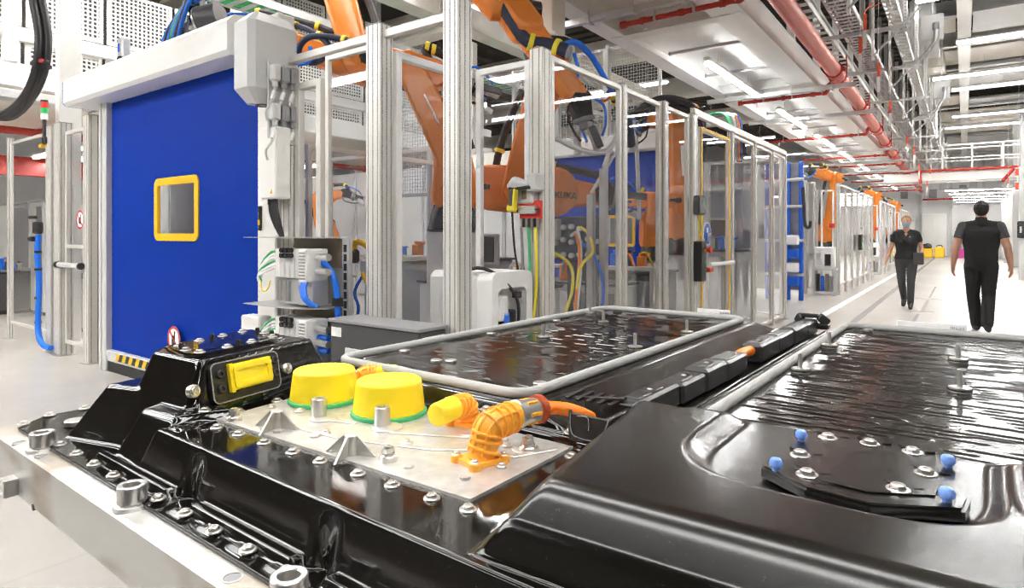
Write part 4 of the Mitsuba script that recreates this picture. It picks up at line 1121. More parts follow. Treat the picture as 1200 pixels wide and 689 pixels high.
def round_sign(x, y, z, r, label, axis=(0, -1, 0), rim='red_paint', kind='ban', name='warning_sign'):
    k = thing(name, label, 'sign')
    ax = V(*axis)
    side = unit(np.cross([0, 0, 1.0], ax))
    part(k, 'plate', G().lathe([(r, 0), (r, 0.003), (0, 0.003)], (x, y, z), ax, 28), 'pure_white')
    c = V(x, y, z) + ax * 0.0032
    if kind == 'ban':
        part(k, 'rim', G().lathe([(r * 0.82, 0), (r * 0.82, 0.001), (r, 0.001), (r, 0)], c, ax, 28), rim)
        part(k, 'hand', G().bar(c - side * r * 0.1 - V(0, 0, r * 0.45), c - side * r * 0.05 + V(0, 0, r * 0.25), r * 0.5, 0.001).bar(c + side * r * 0.05, c + side * r * 0.15 + V(0, 0, r * 0.6), r * 0.16, 0.001), 'black_plastic', False)
        part(k, 'bar', G().bar(c + ax * 0.0012 - side * r * 0.6 + V(0, 0, r * 0.6), c + ax * 0.0012 + side * r * 0.6 - V(0, 0, r * 0.6), r * 0.14, 0.001), rim, False)
    else:
        part(k, 'disc', G().lathe([(r * 0.9, 0), (r * 0.9, 0.001), (0, 0.001)], c, ax, 28), 'signal_blue')
        part(k, 'figure', G().lathe([(r * 0.25, 0), (r * 0.25, 0.001), (0, 0.001)], c + ax * 0.001 + V(0, 0, r * 0.3), ax, 16).bar(c + ax * 0.0012 - V(0, 0, r * 0.65), c + ax * 0.0012 + V(0, 0, r * 0.05), r * 0.6, 0.001), 'pure_white', False)
    return k


round_sign(-7.62, 2.625, 1.51, 0.10, 'oval looking red rimmed prohibition sign on the narrow clear screen door')
round_sign(-5.51, 2.60, 0.45, 0.11, 'round red rimmed prohibition sign low on the blue rolling door')
# blue hose on the left post
k = thing('air_hose', 'blue air hose running down the left aluminium post with black ties', 'hose')
part(k, 'hose', G().tube([(-8.64, 2.56, 1.35), (-8.65, 2.55, 1.15), (-8.63, 2.56, 0.8), (-8.63, 2.55, 0.42), (-8.58, 2.54, 0.20), (-8.40, 2.53, 0.10), (-8.2, 2.54, 0.09)], 0.030, 10), 'blue_hose', 60)
for z in (1.15, 0.95, 0.62, 0.34):
    part(k, 'tie', G().cyl((-8.645, 2.555, z - 0.012), (-8.645, 2.555, z + 0.012), 0.038, n=12), 'black_plastic')
part(k, 'valve', G().box(-8.80, -8.62, 2.54, 2.60, 1.36, 1.50, 0.015).cyl((-8.78, 2.52, 1.30), (-8.68, 2.52, 1.30), 0.03, n=10).cyl((-8.80, 2.52, 1.55), (-8.62, 2.52, 1.55), 0.02, n=10), 'black_plastic')
k = thing('signal_tower', 'signal lamp tower with red and green segments left of the white column', 'signal lamp')
x, y = -8.60, 2.60
part(k, 'pole', G().cyl((x, y, 2.46), (x, y, 2.68), 0.020, n=10).box(x - 0.03, x + 0.06, y - 0.02, y + 0.04, 2.40, 2.48, 0.01), 'black_plastic')
part(k, 'white_segment', G().cyl((x, y, 2.68), (x, y, 2.75), 0.036, n=18), 'pure_white')
part(k, 'green_segment', G().cyl((x, y, 2.75), (x, y, 2.815), 0.036, n=18), 'green_lens')
part(k, 'red_segment', G().cyl((x, y, 2.815), (x, y, 2.885), 0.036, n=18), 'red_lens')
part(k, 'cap', G().cyl((x, y, 2.885), (x, y, 2.905), 0.038, n=18), 'black_plastic')
part(k, 'connector', G().box(x - 0.10, x - 0.02, y - 0.03, y + 0.02, 2.36, 2.40, 0.005), 'hazard_yellow')
k = thing('hose_bundle', 'thick bundle of black cables hanging down past the white column at upper left', 'cable')
base = [(-8.53, 2.50, 4.5), (-8.50, 2.50, 4.06), (-8.36, 2.50, 3.75), (-8.29, 2.50, 3.52), (-8.38, 2.50, 3.22), (-8.72, 2.50, 2.93), (-9.30, 2.50, 2.80), (-9.9, 2.52, 2.84), (-10.7, 2.55, 2.98)]
for i, (a, b) in enumerate(((0, 0), (0.05, 0.03), (-0.05, 0.03), (0.02, -0.05), (-0.03, -0.04))):
    part(k, 'hose', G().tube([(p[0] + a, p[1] + b, p[2] + (0.04 * (i % 2) if j > 4 else 0)) for j, p in enumerate(base)], 0.036, 10), 'black_rubber', 60)
part(k, 'band', G().lathe([(0.09, -0.02), (0.10, -0.02), (0.10, 0.02), (0.09, 0.02)], (-8.37, 2.50, 3.25), (0.3, 0, 1), 18).bar((-8.30, 2.47, 3.27), (-8.16, 2.50, 3.25), 0.05, 0.04, 0.01), 'black_plastic')
part(k, 'clip', G().box(-8.26, -8.20, 2.44, 2.48, 3.25, 3.29, 0.01), 'red_paint')
k = thing('support_column', 'white square steel column behind the left screen posts', 'column')
part(k, 'shaft', G().box(-9.03, -8.90, 2.84, 3.08, 0.0, 8.0, 0.008), 'white_paint')
part(k, 'base_plate', G().box(-9.10, -8.83, 2.78, 3.14, 0.0, 0.02), 'white_paint')

# ---------------------------------------------------------------- blue rolling door
rd = thing('rolling_door', 'bright blue fast rolling door with a yellow framed window', 'door')
dx0, dx1, dy = -6.88, -4.22, 2.64
g = G()
wx0, wx1, wz0, wz1 = -5.94, -5.155, 1.295, 1.855
curtain = Polygon([(dx0, 0.20), (dx1, 0.20), (dx1, 2.66), (dx0, 2.66)], [rrect(wx0 + 0.05, wx1 - 0.05, wz0 + 0.05, wz1 - 0.05, 0.03)])
part(rd, 'curtain', G().prism(curtain, -0.004, 0.004, (0, dy, 0), (1, 0, 0), (0, 0, 1)), 'door_blue', False)
part(rd, 'window_frame', G().prism(ring_poly(wx0, wx1, wz0, wz1, 0.07, 0.065), -0.012, 0.015, (0, dy, 0), (1, 0, 0), (0, 0, 1)), 'hazard_yellow', 30)
part(rd, 'pane', (np.array([[wx0 + 0.05, dy, wz0 + 0.05], [wx1 - 0.05, dy, wz0 + 0.05], [wx1 - 0.05, dy, wz1 - 0.05], [wx0 + 0.05, dy, wz1 - 0.05]]), np.array([[0, 1, 2], [0, 2, 3]])), 'pane_clear', False)
part(rd, 'bottom_bar', G().box(dx0, dx1, dy - 0.05, dy + 0.05, 0.10, 0.21, 0.01), 'light_grey_paint')
hz = part(rd, 'skirt', G().box(dx0 + 0.02, dx1, dy - 0.04, dy + 0.04, 0.0, 0.10), 'black_rubber', False)
for i in range(16):
    x = dx0 + 0.22 + i * 0.14
    part(hz, 'hazard_stripe', G().prism([(x, 0.125), (x + 0.07, 0.125), (x + 0.11, 0.195), (x + 0.04, 0.195)], 0, 0.003, (0, dy - 0.051, 0), (1, 0, 0), (0, 0, 1)), 'hazard_yellow', False)
    part(hz, 'hazard_back', G().prism([(x + 0.07, 0.125), (x + 0.14, 0.125), (x + 0.18, 0.195), (x + 0.11, 0.195)], 0, 0.003, (0, dy - 0.051, 0), (1, 0, 0), (0, 0, 1)), 'black_rubber', False)
part(rd, 'guide', G().box(-7.03, -6.86, 2.58, 2.72, 0.0, 2.68, 0.008).box(-6.97, -6.95, 2.57, 2.58, 0.0, 2.66), 'light_grey_paint', False)
part(rd, 'guide', G().box(-4.24, -3.98, 2.60, 2.74, 0.0, 2.95, 0.008), 'white_paint')
hb = part(rd, 'header_box', G().prism([(2.40, 2.69), (2.40, 2.90), (2.46, 2.96), (2.78, 2.96), (2.78, 2.66), (2.43, 2.66)], -7.42, -4.30, (0, 0, 0), (0, 1, 0), (0, 0, 1)), 'white_paint', 20)
part(hb, 'end_cover', G().prism([(2.40, 2.69), (2.40, 2.90), (2.46, 2.96), (2.78, 2.96), (2.78, 2.66), (2.43, 2.66)], -7.435, -7.42, (0, 0, 0), (0, 1, 0), (0, 0, 1)), 'signal_blue', False)
_o = [(-4.17, 2.40), (-4.10, 2.34), (-3.94, 2.34), (-3.90, 2.38), (-3.90, 2.70), (-4.17, 2.70)]
_c = [(-4.10, 2.44), (-4.05, 2.42), (-3.98, 2.42), (-3.96, 2.44), (-3.96, 2.68), (-4.10, 2.68)]
mc = part(rd, 'motor_cover', G().hull([(x, y, z) for x, y in _o for z in (2.36, 2.82)] + [(x, y, z) for x, y in _c for z in (2.27, 2.90)]), 'light_grey_paint', 12, label='large grey chamfered motor cover')
part(mc, 'opening', G().lathe([(0.0, 0), (0.055, 0), (0.055, 0.006)], (-4.03, 2.52, 2.264), (0, 0, 1), 20), 'black_plastic')
# small control box and labels on the right guide
cb = part(rd, 'control_box', G().box(-4.01, -3.82, 2.48, 2.60, 1.60, 2.10, 0.01), 'white_paint')
part(cb, 'lock', G().cyl((-3.90, 2.475, 2.06), (-3.90, 2.48, 2.06), 0.012, n=12), 'mid_grey')
part(cb, 'warning_label', G().prism([(-3.885, 1.635), (-3.855, 1.635), (-3.87, 1.665)], 0, 0.001, (0, 2.479, 0), (1, 0, 0), (0, 0, 1)), 'hazard_yellow', False)
g = G()
for i in range(5):
    g.tube([(-3.98 + i * 0.02, 2.54, 1.60), (-3.97 + i * 0.024, 2.53, 1.52), (-3.93 + i * 0.02, 2.54, 1.42), (-3.88 + 0.008 * i, 2.56, 1.33)], 0.007, 6)
part(cb, 'cable', g, 'black_rubber', 60, kind='stuff')
part(cb, 'plug', G().cyl((-3.98, 2.54, 1.56), (-3.98, 2.54, 1.61), 0.018, n=10), 'black_plastic')
part(rd, 'label_strip', G().box(-4.22, -4.17, 2.596, 2.60, 1.60, 1.75), 'pure_white', False)
sw = part(rd, 'key_switch', G().box(-4.21, -4.175, 2.585, 2.60, 1.38, 1.56, 0.005), 'black_plastic')
part(sw, 'button', G().box(-4.205, -4.18, 2.58, 2.585, 1.42, 1.46, 0.002), 'hazard_yellow')
# plug plate beside the motor cover
k = thing('plug_plate', 'steel plate with six grey cable plugs below the motor cover', 'plug plate')
part(k, 'plate', G().box(-3.895, -3.880, 2.46, 2.72, 2.02, 2.56, 0.003), 'galvanised')
for r_, z in enumerate((2.47, 2.20)):
    for c_ in range(3):
        y = 2.49 + c_ * 0.072
        pl = part(k, 'plug', G().box(-3.88, -3.81, y - 0.029, y + 0.029, z - 0.06, z + 0.055, 0.010).cyl((-3.845, y, z - 0.10), (-3.845, y, z - 0.055), 0.020, n=12), 'mid_grey' if c_ else 'light_grey_paint')
        x = -3.845
        part(pl, 'cable', G().tube([(x, y, z - 0.10), (x + 0.005, y - 0.01, z - 0.15), (x + 0.01, y - 0.04, z - 0.22), (x, y - 0.07, z - 0.28), (x - 0.01, y - 0.05, z - 0.34 + 0.02 * c_)], 0.009, 8), 'light_grey_paint', 60)
        part(pl, 'nut', G().cyl((x + 0.004, y - 0.006, z - 0.13), (x + 0.010, y - 0.03, z - 0.19), 0.015, n=10), 'pure_white')
# screen right of the door
post(-3.90, Y0, 'slotted aluminium post just right of the white door guide', 0.12, 0.09, n=2, h=1.98)
panel((-3.83, Y0), (-3.54, Y0), 'narrow clear screen panel between the blue door and the wide panel', 0.045, 2.42, 0.05)
panel((-3.50, Y0), (-3.05, Y0), 'clear screen panel left of the tall double post, orange arm behind it', 0.045, 2.56, 0.035, mid=None)
k = thing('top_rail', 'grey aluminium top rail above the two left clear panels', 'rail')
put(k, G().bar((-3.90, Y0, 2.60), (-3.04, Y0, 2.60), 0.05, 0.05, 0.004), 'profile_aluminium', False)
post(-2.975, Y0, 'tall double slotted aluminium post left of the white framed recess', 0.13, 0.11, h=2.66, n=3)
post(-2.325, Y0, 'tallest aluminium post at the right front corner of the recess', 0.11, 0.13, h=2.68, n=3)
k = thing('recess_lintel', 'grey aluminium beam across the open front of the recess', 'rail')
put(k, G().bar((-2.91, Y0, 2.60), (-2.38, Y0, 2.60), 0.045, 0.05, 0.004), 'profile_aluminium', False)
panel((-2.95, 2.76), (-2.95, 3.50), 'white framed clear screen on the left side of the recess', 0.045, 2.53, 0.05, mat='pure_white')
panel((-2.90, 3.54), (-2.42, 3.54), 'white framed clear screen at the back of the recess', 0.045, 2.56, 0.045, mat='pure_white')
post(-2.355, 3.56, 'slotted aluminium corner post that carries the red scanner holder', 0.105, 0.12, h=2.62, n=2)
# side along the aisle
XF = -2.335
panel((XF, 3.64), (XF, 4.73), 'large clear screen right of the corner post, robot gripper behind it', 0.045, 2.60, 0.04)
post(XF, 4.77, 'slim aluminium post between the two large clear screens', 0.05, h=2.62, n=1)
panel((XF, 4.80), (XF, 5.56), 'large clear screen left of the double post with the curved hose behind it', 0.045, 2.60, 0.04)
post(XF, 5.64, 'aluminium post left of the pair in front of the orange robot arm', 0.09, h=2.62)
panel((XF, 5.70), (XF, 6.30), 'narrow clear screen in front of the standing orange robot arm', 0.045, 2.60, 0.04)
post(XF, 6.42, 'aluminium post with the black lock box left of the yellow edged door', 0.09, 0.14, h=2.62)
k = panel((XF + 0.01, 6.60), (XF + 0.01, 7.66), 'yellow edged clear maintenance door in the aisle screen', 0.03, 2.52, 0.045, mat='profile_aluminium', name='screen_door', cat='door')
for y in (6.64, 7.62):
    part(k, 'yellow_edge', G().box(XF + 0.034, XF + 0.040, y - 0.018, y + 0.018, 0.10, 2.52), 'hazard_yellow', False)
part(k, 'yellow_edge', G().box(XF + 0.034, XF + 0.040, 6.64, 7.62, 2.485, 2.52), 'hazard_yellow', False)
part(k, 'push_bar', G().cyl((XF + 0.09, 6.75, 1.02), (XF + 0.09, 7.60, 1.02), 0.022, n=12), 'pure_white')
round_sign(XF + 0.02, 6.86, 1.36, 0.13, 'round blue mandatory sign on the yellow edged door', (1, 0, 0), kind='blue')
k = thing('door_lock', 'black door lock box with green lamps and a red emergency knob', 'lock')
part(k, 'body', G().box(XF + 0.04, XF + 0.13, 6.36, 6.52, 0.86, 1.28, 0.012), 'black_plastic')
for i, (z, m) in enumerate(((1.18, 'lime_yellow'), (1.06, 'green_lens'), (0.98, 'green_lens'))):
    part(k, 'lamp', G().cyl((XF + 0.13, 6.47, z), (XF + 0.137, 6.47, z), 0.015, n=12), m)
part(k, 'emergency_knob', G().cyl((XF + 0.13, 6.50, 1.19), (XF + 0.17, 6.50, 1.19), 0.020, n=12).cyl((XF + 0.165, 6.50, 1.19), (XF + 0.185, 6.50, 1.19), 0.034, n=16), 'red_lens')
part(k, 'latch', G().box(XF + 0.10, XF + 0.16, 6.54, 6.66, 0.95, 1.00, 0.01), 'red_paint')
k = thing('switch_box', 'dark square switch box with a green symbol on the aisle screen post', 'box')
part(k, 'body', G().box(XF + 0.05, XF + 0.12, 6.33, 6.53, 1.56, 1.76, 0.015), 'dark_grey_paint')
part(k, 'symbol', G().box(XF + 0.12, XF + 0.123, 6.45, 6.48, 1.68, 1.71), 'green_lens', False)
part(k, 'cable', G().tube([(XF + 0.08, 6.40, 1.56), (XF + 0.09, 6.39, 1.45), (XF + 0.08, 6.44, 1.36), (XF + 0.07, 6.42, 1.28)], 0.008, 6).tube([(XF + 0.08, 6.45, 1.56), (XF + 0.10, 6.47, 1.42), (XF + 0.08, 6.43, 1.33)], 0.006, 6), 'lime_yellow', 60)
post(XF, 7.785, 'aluminium post right of the yellow edged door', 0.07, h=2.62)
ys = [7.82, 8.86, 9.84, 10.66]
for i, (a, b) in enumerate(zip(ys[:-1], ys[1:])):
    panel((XF, a), (XF, b - 0.08), ('first', 'second', 'third')[i] + ' shiny clear screen beyond the yellow edged door', 0.045, 2.60, 0.04)
    post(XF, b - 0.03, 'aluminium post at the end of the ' + ('first', 'second', 'third')[i] + ' shiny screen beyond the yellow edged door', 0.06, h=2.62, n=1)
panel((XF - 0.05, 10.70), (-3.6, 10.70), 'clear screen closing the near robot cell at its far end', 0.04, 2.60, 0.04)
k = thing('screen_top_rail', 'long aluminium rail on top of the aisle screen beyond the yellow edged door', 'rail')
put(k, G().bar((XF, 6.45, 2.66), (XF, 10.66, 2.66), 0.05, 0.08, 0.004), 'profile_aluminium', False)

# ---------------------------------------------------------------- valve rack
k = thing('valve_rack', 'open steel rack with two valve terminals beside the blue door', 'rack')
for z in (1.335, 0.885, 0.44):
    part(k, 'shelf', G().prism([(-3.97, 2.33), (-3.42, 2.33), (-3.24, 2.46), (-3.24, 2.60), (-3.97, 2.60)], z - 0.006, z), 'galvanised', False)
for (z0, z1) in ((0.895, 1.325), (0.45, 0.875)):
    part(k, 'back_panel', G().box(-3.76, -3.24, 2.585, 2.592, z1 - 0.19, z1), 'steel_brown', False)
    part(k, 'rear_wall', G().box(-3.76, -3.24, 2.592, 2.598, z0, z1 - 0.18), 'galvanised', False)
up = part(k, 'upright', G().box(-3.23, -3.16, 2.57, 2.60, 0.0, 1.34, 0.003), 'galvanised')
g = G()
for i in range(20):
    g.box(-3.210, -3.182, 2.568, 2.570, 0.10 + i * 0.06, 0.145 + i * 0.06)
part(up, 'slot', g, 'black_plastic', False, kind='stuff')
part(k, 'upright', G().box(-3.97, -3.94, 2.57, 2.60, 0.0, 1.34, 0.003), 'galvanised')
for j, z in enumerate((0.90, 0.455)):
    t = thing('valve_terminal', ('upper' if j == 0 else 'lower') + ' pale grey valve terminal with blue hoses in the steel rack', 'valve terminal')
    x0, y0, zz = -3.66, 2.40, z + 0.17
    part(t, 'rail', G().box(x0, -3.30, 2.40, 2.52, z, zz - 0.005, 0.004), 'galvanised')
    for i in range(5):
        part(t, 'module', G().box(x0 + i * 0.055, x0 + i * 0.055 + 0.05, y0 - 0.03, y0 + 0.12, zz, zz + 0.19, 0.006), 'light_grey_paint' if i else 'white_paint')
    part(t, 'end_module', G().box(x0 + 0.28, x0 + 0.36, y0 - 0.05, y0 + 0.12, zz - 0.02, zz + 0.19, 0.008), 'white_paint')
    for i in range(9):
        part(t, 'fin', G().box(x0 + 0.29, x0 + 0.352, y0 - 0.053, y0 - 0.05, zz + 0.0 + i * 0.02, zz + 0.010 + i * 0.02), 'mid_grey', False)
    for i in range(3):
        for r_ in range(2):
            part(t, 'coil', G().cyl((x0 + 0.10 + i * 0.045, y0 - 0.055, zz + 0.145 + r_ * 0.035), (x0 + 0.10 + i * 0.045, y0 - 0.03, zz + 0.145 + r_ * 0.035), 0.016, n=10), 'black_plastic')
    for i in range(2):
        part(t, 'silencer', G().cyl((x0 + 0.38, y0 + 0.02, zz + 0.05 + i * 0.09), (x0 + 0.52, y0 + 0.0, zz + 0.05 + i * 0.09), 0.022, n=12), 'turned_aluminium')
    for i in range(3):
        x = x0 + 0.30 + i * 0.022
        part(t, 'blue_hose', G().tube([(x, y0 - 0.02, zz), (x + 0.01, y0 - 0.05, zz - 0.05), (x + 0.05, y0 - 0.06, zz - 0.12), (x + 0.09 + 0.01 * i, y0 - 0.03, zz - 0.165)], 0.010, 8), 'blue_hose', 60)
    for i in range(6):
        part(t, 'signal_cable', G().tube([(x0 + 0.0, y0 - 0.01, zz + 0.17 - i * 0.02), (x0 - 0.05, y0 - 0.03, zz + 0.16 - i * 0.022), (x0 - 0.13 - 0.01 * i, y0 - 0.04, zz + 0.09 - i * 0.018), (x0 - 0.17, y0 - 0.02, zz + 0.02 - i * 0.018)], 0.0075, 6), 'pure_white' if i % 3 else 'green_plastic', 60)
    part(t, 'yellow_cable', G().tube([(x0 - 0.13, y0 - 0.05, zz - 0.03), (x0 - 0.10, y0 - 0.06, zz - 0.09), (x0 - 0.04, y0 - 0.06, zz - 0.08), (x0 - 0.02, y0 - 0.05, zz - 0.02)], 0.005, 6), 'lime_yellow', 60)
    for i in range(3):
        part(t, 'fitting', G().cyl((x0 + 0.02 + i * 0.05, y0 - 0.01, z + 0.02), (x0 + 0.02 + i * 0.05, y0 - 0.01, zz - 0.02), 0.012, n=8), 'zinc')
k = thing('main_air_hose', 'thick blue air hose arching out of the upper valve terminal and down', 'hose')
part(k, 'hose', G().tube([(-3.42, 2.46, 1.18), (-3.34, 2.47, 1.185), (-3.26, 2.49, 1.14), (-3.21, 2.50, 1.05), (-3.195, 2.51, 0.9), (-3.195, 2.51, 0.70), (-3.195, 2.51, 0.3)], 0.020, 10), 'blue_hose', 60)
part(k, 'tie', G().cyl((-3.195, 2.51, 0.90), (-3.195, 2.51, 0.95), 0.034, n=14), 'black_plastic')
for z in (0.70, 0.62):
    part(k, 'stub', G().cyl((-3.34, 2.44, z), (-3.22, 2.46, z), 0.018, n=10), 'blue_hose')
k = thing('warning_box', 'white terminal box with a yellow triangle at the foot of the door guide', 'box')
part(k, 'body', G().box(-4.02, -3.80, 2.34, 2.44, 0.50, 0.80, 0.01), 'white_paint')
part(k, 'triangle', G().prism([(-3.96, 0.60), (-3.86, 0.60), (-3.91, 0.695)], 0, 0.002, (0, 2.338, 0), (1, 0, 0), (0, 0, 1)), 'hazard_yellow', False)
part(k, 'bolt_mark', G().prism([(-3.915, 0.61), (-3.905, 0.61), (-3.903, 0.64), (-3.910, 0.665), (-3.918, 0.64)], 0.002, 0.003, (0, 2.338, 0), (1, 0, 0), (0, 0, 1)), 'black_plastic', False)
part(k, 'foot', G().box(-4.0, -3.82, 2.36, 2.42, 0, 0.5, 0.005), 'light_grey_paint')
# dark grey cabinet with a control panel
k = thing('control_cabinet', 'low dark grey cabinet with a small red and green control panel behind the battery', 'cabinet')
part(k, 'body', G().box(-3.07, -2.33, 2.36, 2.56, 0.0, 0.83, 0.006), 'dark_grey_paint')
part(k, 'lid', G().box(-3.085, -2.315, 2.345, 2.575, 0.83, 0.85, 0.004), 'mid_grey')
part(k, 'side_vent', G().box(-2.33, -2.322, 2.38, 2.55, 0.50, 0.80, 0.002), 'white_paint')
for i in range(6):
    part(k, 'louvre', G().box(-2.322, -2.317, 2.41, 2.53, 0.58 + i * 0.03, 0.588 + i * 0.03), 'mid_grey', False)
part(k, 'label_plate', G().box(-3.06, -2.97, 2.357, 2.36, 0.745, 0.80), 'pure_white', False)
cp = part(k, 'control_panel', G().box(-2.93, -2.78, 2.350, 2.36, 0.52, 0.69, 0.012), 'light_grey_paint')
part(cp, 'display', G().box(-2.905, -2.86, 2.347, 2.35, 0.595, 0.63), 'red_paint', False)
part(cp, 'red_button', G().cyl((-2.82, 2.342, 0.645), (-2.82, 2.35, 0.645), 0.013, n=14), 'red_lens')
part(cp, 'green_button', G().cyl((-2.82, 2.342, 0.565), (-2.82, 2.35, 0.565), 0.013, n=14), 'green_lens')
part(k, 'second_panel', G().box(-2.75, -2.55, 2.355, 2.36, 0.52, 0.64), 'light_grey_paint', False)
part(k, 'blue_sticker', G().box(-2.74, -2.70, 2.353, 2.355, 0.56, 0.62), 'mask_blue', False)
part(k, 'latch', G().box(-2.365, -2.325, 2.345, 2.36, 0.72, 0.79, 0.004), 'zinc')
# white cabinet in the recess
k = thing('white_cabinet', 'white moulded cabinet with an open side full of pneumatic valves, in the recess', 'cabinet')
part(k, 'body', G().box(-2.90, -2.46, 3.0, 3.44, 0.0, 1.115, 0.04), 'pure_white')
part(k, 'side_shell', G().prism(Polygon(rrect(3.0, 3.44, 0.0, 1.115, 0.06), [rrect(3.06, 3.37, 0.3, 1.01, 0.05)]), -2.46, -2.34, (0, 0, 0), (0, 1, 0), (0, 0, 1)), 'pure_white', 20)
part(k, 'lock', G().box(-2.62, -2.585, 2.992, 3.0, 0.86, 0.95, 0.004), 'black_plastic')
vb = part(k, 'valve_block', G().box(-2.45, -2.37, 3.18, 3.30, 0.45, 0.86, 0.01), 'black_plastic', label='black valve block with blue hoses')
part(vb, 'white_module', G().box(-2.44, -2.36, 3.10, 3.20, 0.80, 0.96, 0.01), 'pure_white')
part(vb, 'brass_fitting', G().cyl((-2.40, 3.11, 0.62), (-2.40, 3.11, 0.78), 0.022, n=10), 'wood_tan')
part(vb, 'knob', G().cyl((-2.37, 3.24, 0.60), (-2.355, 3.24, 0.60), 0.014, n=10), 'red_lens')
for i in range(3):
    part(vb, 'hose', G().tube([(-2.37, 3.16 + i * 0.02, 0.85), (-2.35, 3.15 + i * 0.015, 0.76), (-2.35, 3.14 + i * 0.01, 0.6), (-2.36, 3.15, 0.45)], 0.010, 8), 'blue_hose', 60)
part(k, 'loop_cable', G().tube([(-2.52, 2.99, 1.13), (-2.44, 3.02, 1.14), (-2.37, 3.10, 1.09), (-2.34, 3.22, 0.98), (-2.34, 3.28, 0.86), (-2.36, 3.28, 0.62)], 0.011, 8).cyl((-2.55, 2.98, 1.12), (-2.51, 2.99, 1.13), 0.018, n=10), 'black_rubber', 60)
for z in (0.96, 0.62):
    part(k, 'cable_tie', G().box(-2.375, -2.335, 3.25, 3.31, z - 0.02, z + 0.02, 0.004), 'black_plastic')
# red holder with the hand scanner
k = thing('scanner_holder', 'red bracket with steel clamp on the corner post', 'holder')
part(k, 'plate', G().box(-2.46, -2.28, 3.455, 3.475, 1.455, 1.58, 0.004), 'red_paint')
part(k, 'clamp', G().box(-2.45, -2.31, 3.42, 3.455, 1.49, 1.545, 0.006), 'galvanised')
part(k, 'pin', G().cyl((-2.475, 3.43, 1.515), (-2.43, 3.43, 1.515), 0.008, n=8).cyl((-2.33, 3.43, 1.52), (-2.28, 3.43, 1.52), 0.008, n=8), 'black_plastic')
part(k, 'triangle', G().prism([(-2.385, 1.56), (-2.365, 1.56), (-2.375, 1.577)], 0, 0.001, (0, 3.454, 0), (1, 0, 0), (0, 0, 1)), 'hazard_yellow', False)
for i in range(7):
    part(k, 'cable_gland', G().cyl((-2.44 + i * 0.022, 3.45, 1.40), (-2.44 + i * 0.022, 3.45, 1.46), 0.010, n=8), 'black_plastic' if i % 2 else 'zinc')
k = thing('junction_box', 'grey junction box on the corner post above the red bracket', 'box')
part(k, 'body', G().box(-2.37, -2.28, 3.40, 3.50, 1.64, 1.76, 0.012), 'light_grey_paint')
part(k, 'device', G().box(-2.48, -2.34, 3.44, 3.50, 1.56, 1.70, 0.01), 'light_grey_paint')
part(k, 'device_label', G().box(-2.43, -2.39, 3.437, 3.44, 1.59, 1.65), 'steel_brown', False)
k = thing('hand_scanner', 'yellow and black handheld scanner hanging in its cradle at the corner post', 'scanner')
part(k, 'head', G().hull(np.vstack([V(-2.45, 3.40, 1.70) + trimesh.creation.icosphere(1, 0.045).vertices, V(-2.36, 3.40, 1.685) + trimesh.creation.icosphere(1, 0.022).vertices, V(-2.50, 3.40, 1.68) + trimesh.creation.icosphere(1, 0.022).vertices])), 'light_grey_paint', 60)
part(k, 'window', G().box(-2.50, -2.33, 3.375, 3.425, 1.655, 1.675, 0.006), 'black_plastic')
gp = part(k, 'grip', G().bar((-2.465, 3.39, 1.66), (-2.475, 3.39, 1.53), 0.045, 0.05, 0.012), 'dark_grey_paint')
part(gp, 'yellow_side', G().bar((-2.440, 3.385, 1.66), (-2.452, 3.385, 1.53), 0.016, 0.05, 0.006), 'lime_yellow')
part(gp, 'yellow_foot', G().box(-2.51, -2.44, 3.365, 3.415, 1.505, 1.555, 0.012), 'lime_yellow')
part(k, 'cord', G().tube([(-2.475, 3.39, 1.51), (-2.475, 3.42, 1.25), (-2.47, 3.475, 1.05)], 0.007, 8), 'black_rubber', 60)
part(k, 'coiled_cord', G().tube([(-2.47 + 0.03 * math.sin(t), 3.475 + 0.02 * math.cos(t), 1.11 - 0.02 * abs(math.sin(t * 0.5))) for t in np.arange(0, 1, 0.5)] + [(-2.52, 3.475, 1.0), (-2.53, 3.475, 0.90), (-2.47, 3.475, 0.86), (-2.41, 3.475, 0.92), (-2.44, 3.475, 1.02), (-2.50, 3.48, 0.98), (-2.49, 3.485, 0.88), (-2.43, 3.48, 0.9)], 0.012, 8), 'black_rubber', 60)
for i, (m, dx, lab) in enumerate((('green_plastic', 0.0, 'green cable running down the corner post'), ('lime_yellow', 0.055, 'yellow cable running down the corner post'), ('mid_grey', -0.06, 'grey cable hanging below the red bracket'))):
    k = thing('post_cable', lab, 'cable')
    x = -2.38 + dx
    put(k, G().tube([(x, 3.45, 1.40), (x + 0.004, 3.46, 1.15), (x - 0.01, 3.465, 0.9), (x - 0.05, 3.465, 0.62), (x - 0.08, 3.465, 0.3), (x - 0.08, 3.465, 0.02)], 0.010, 8), m, 60)

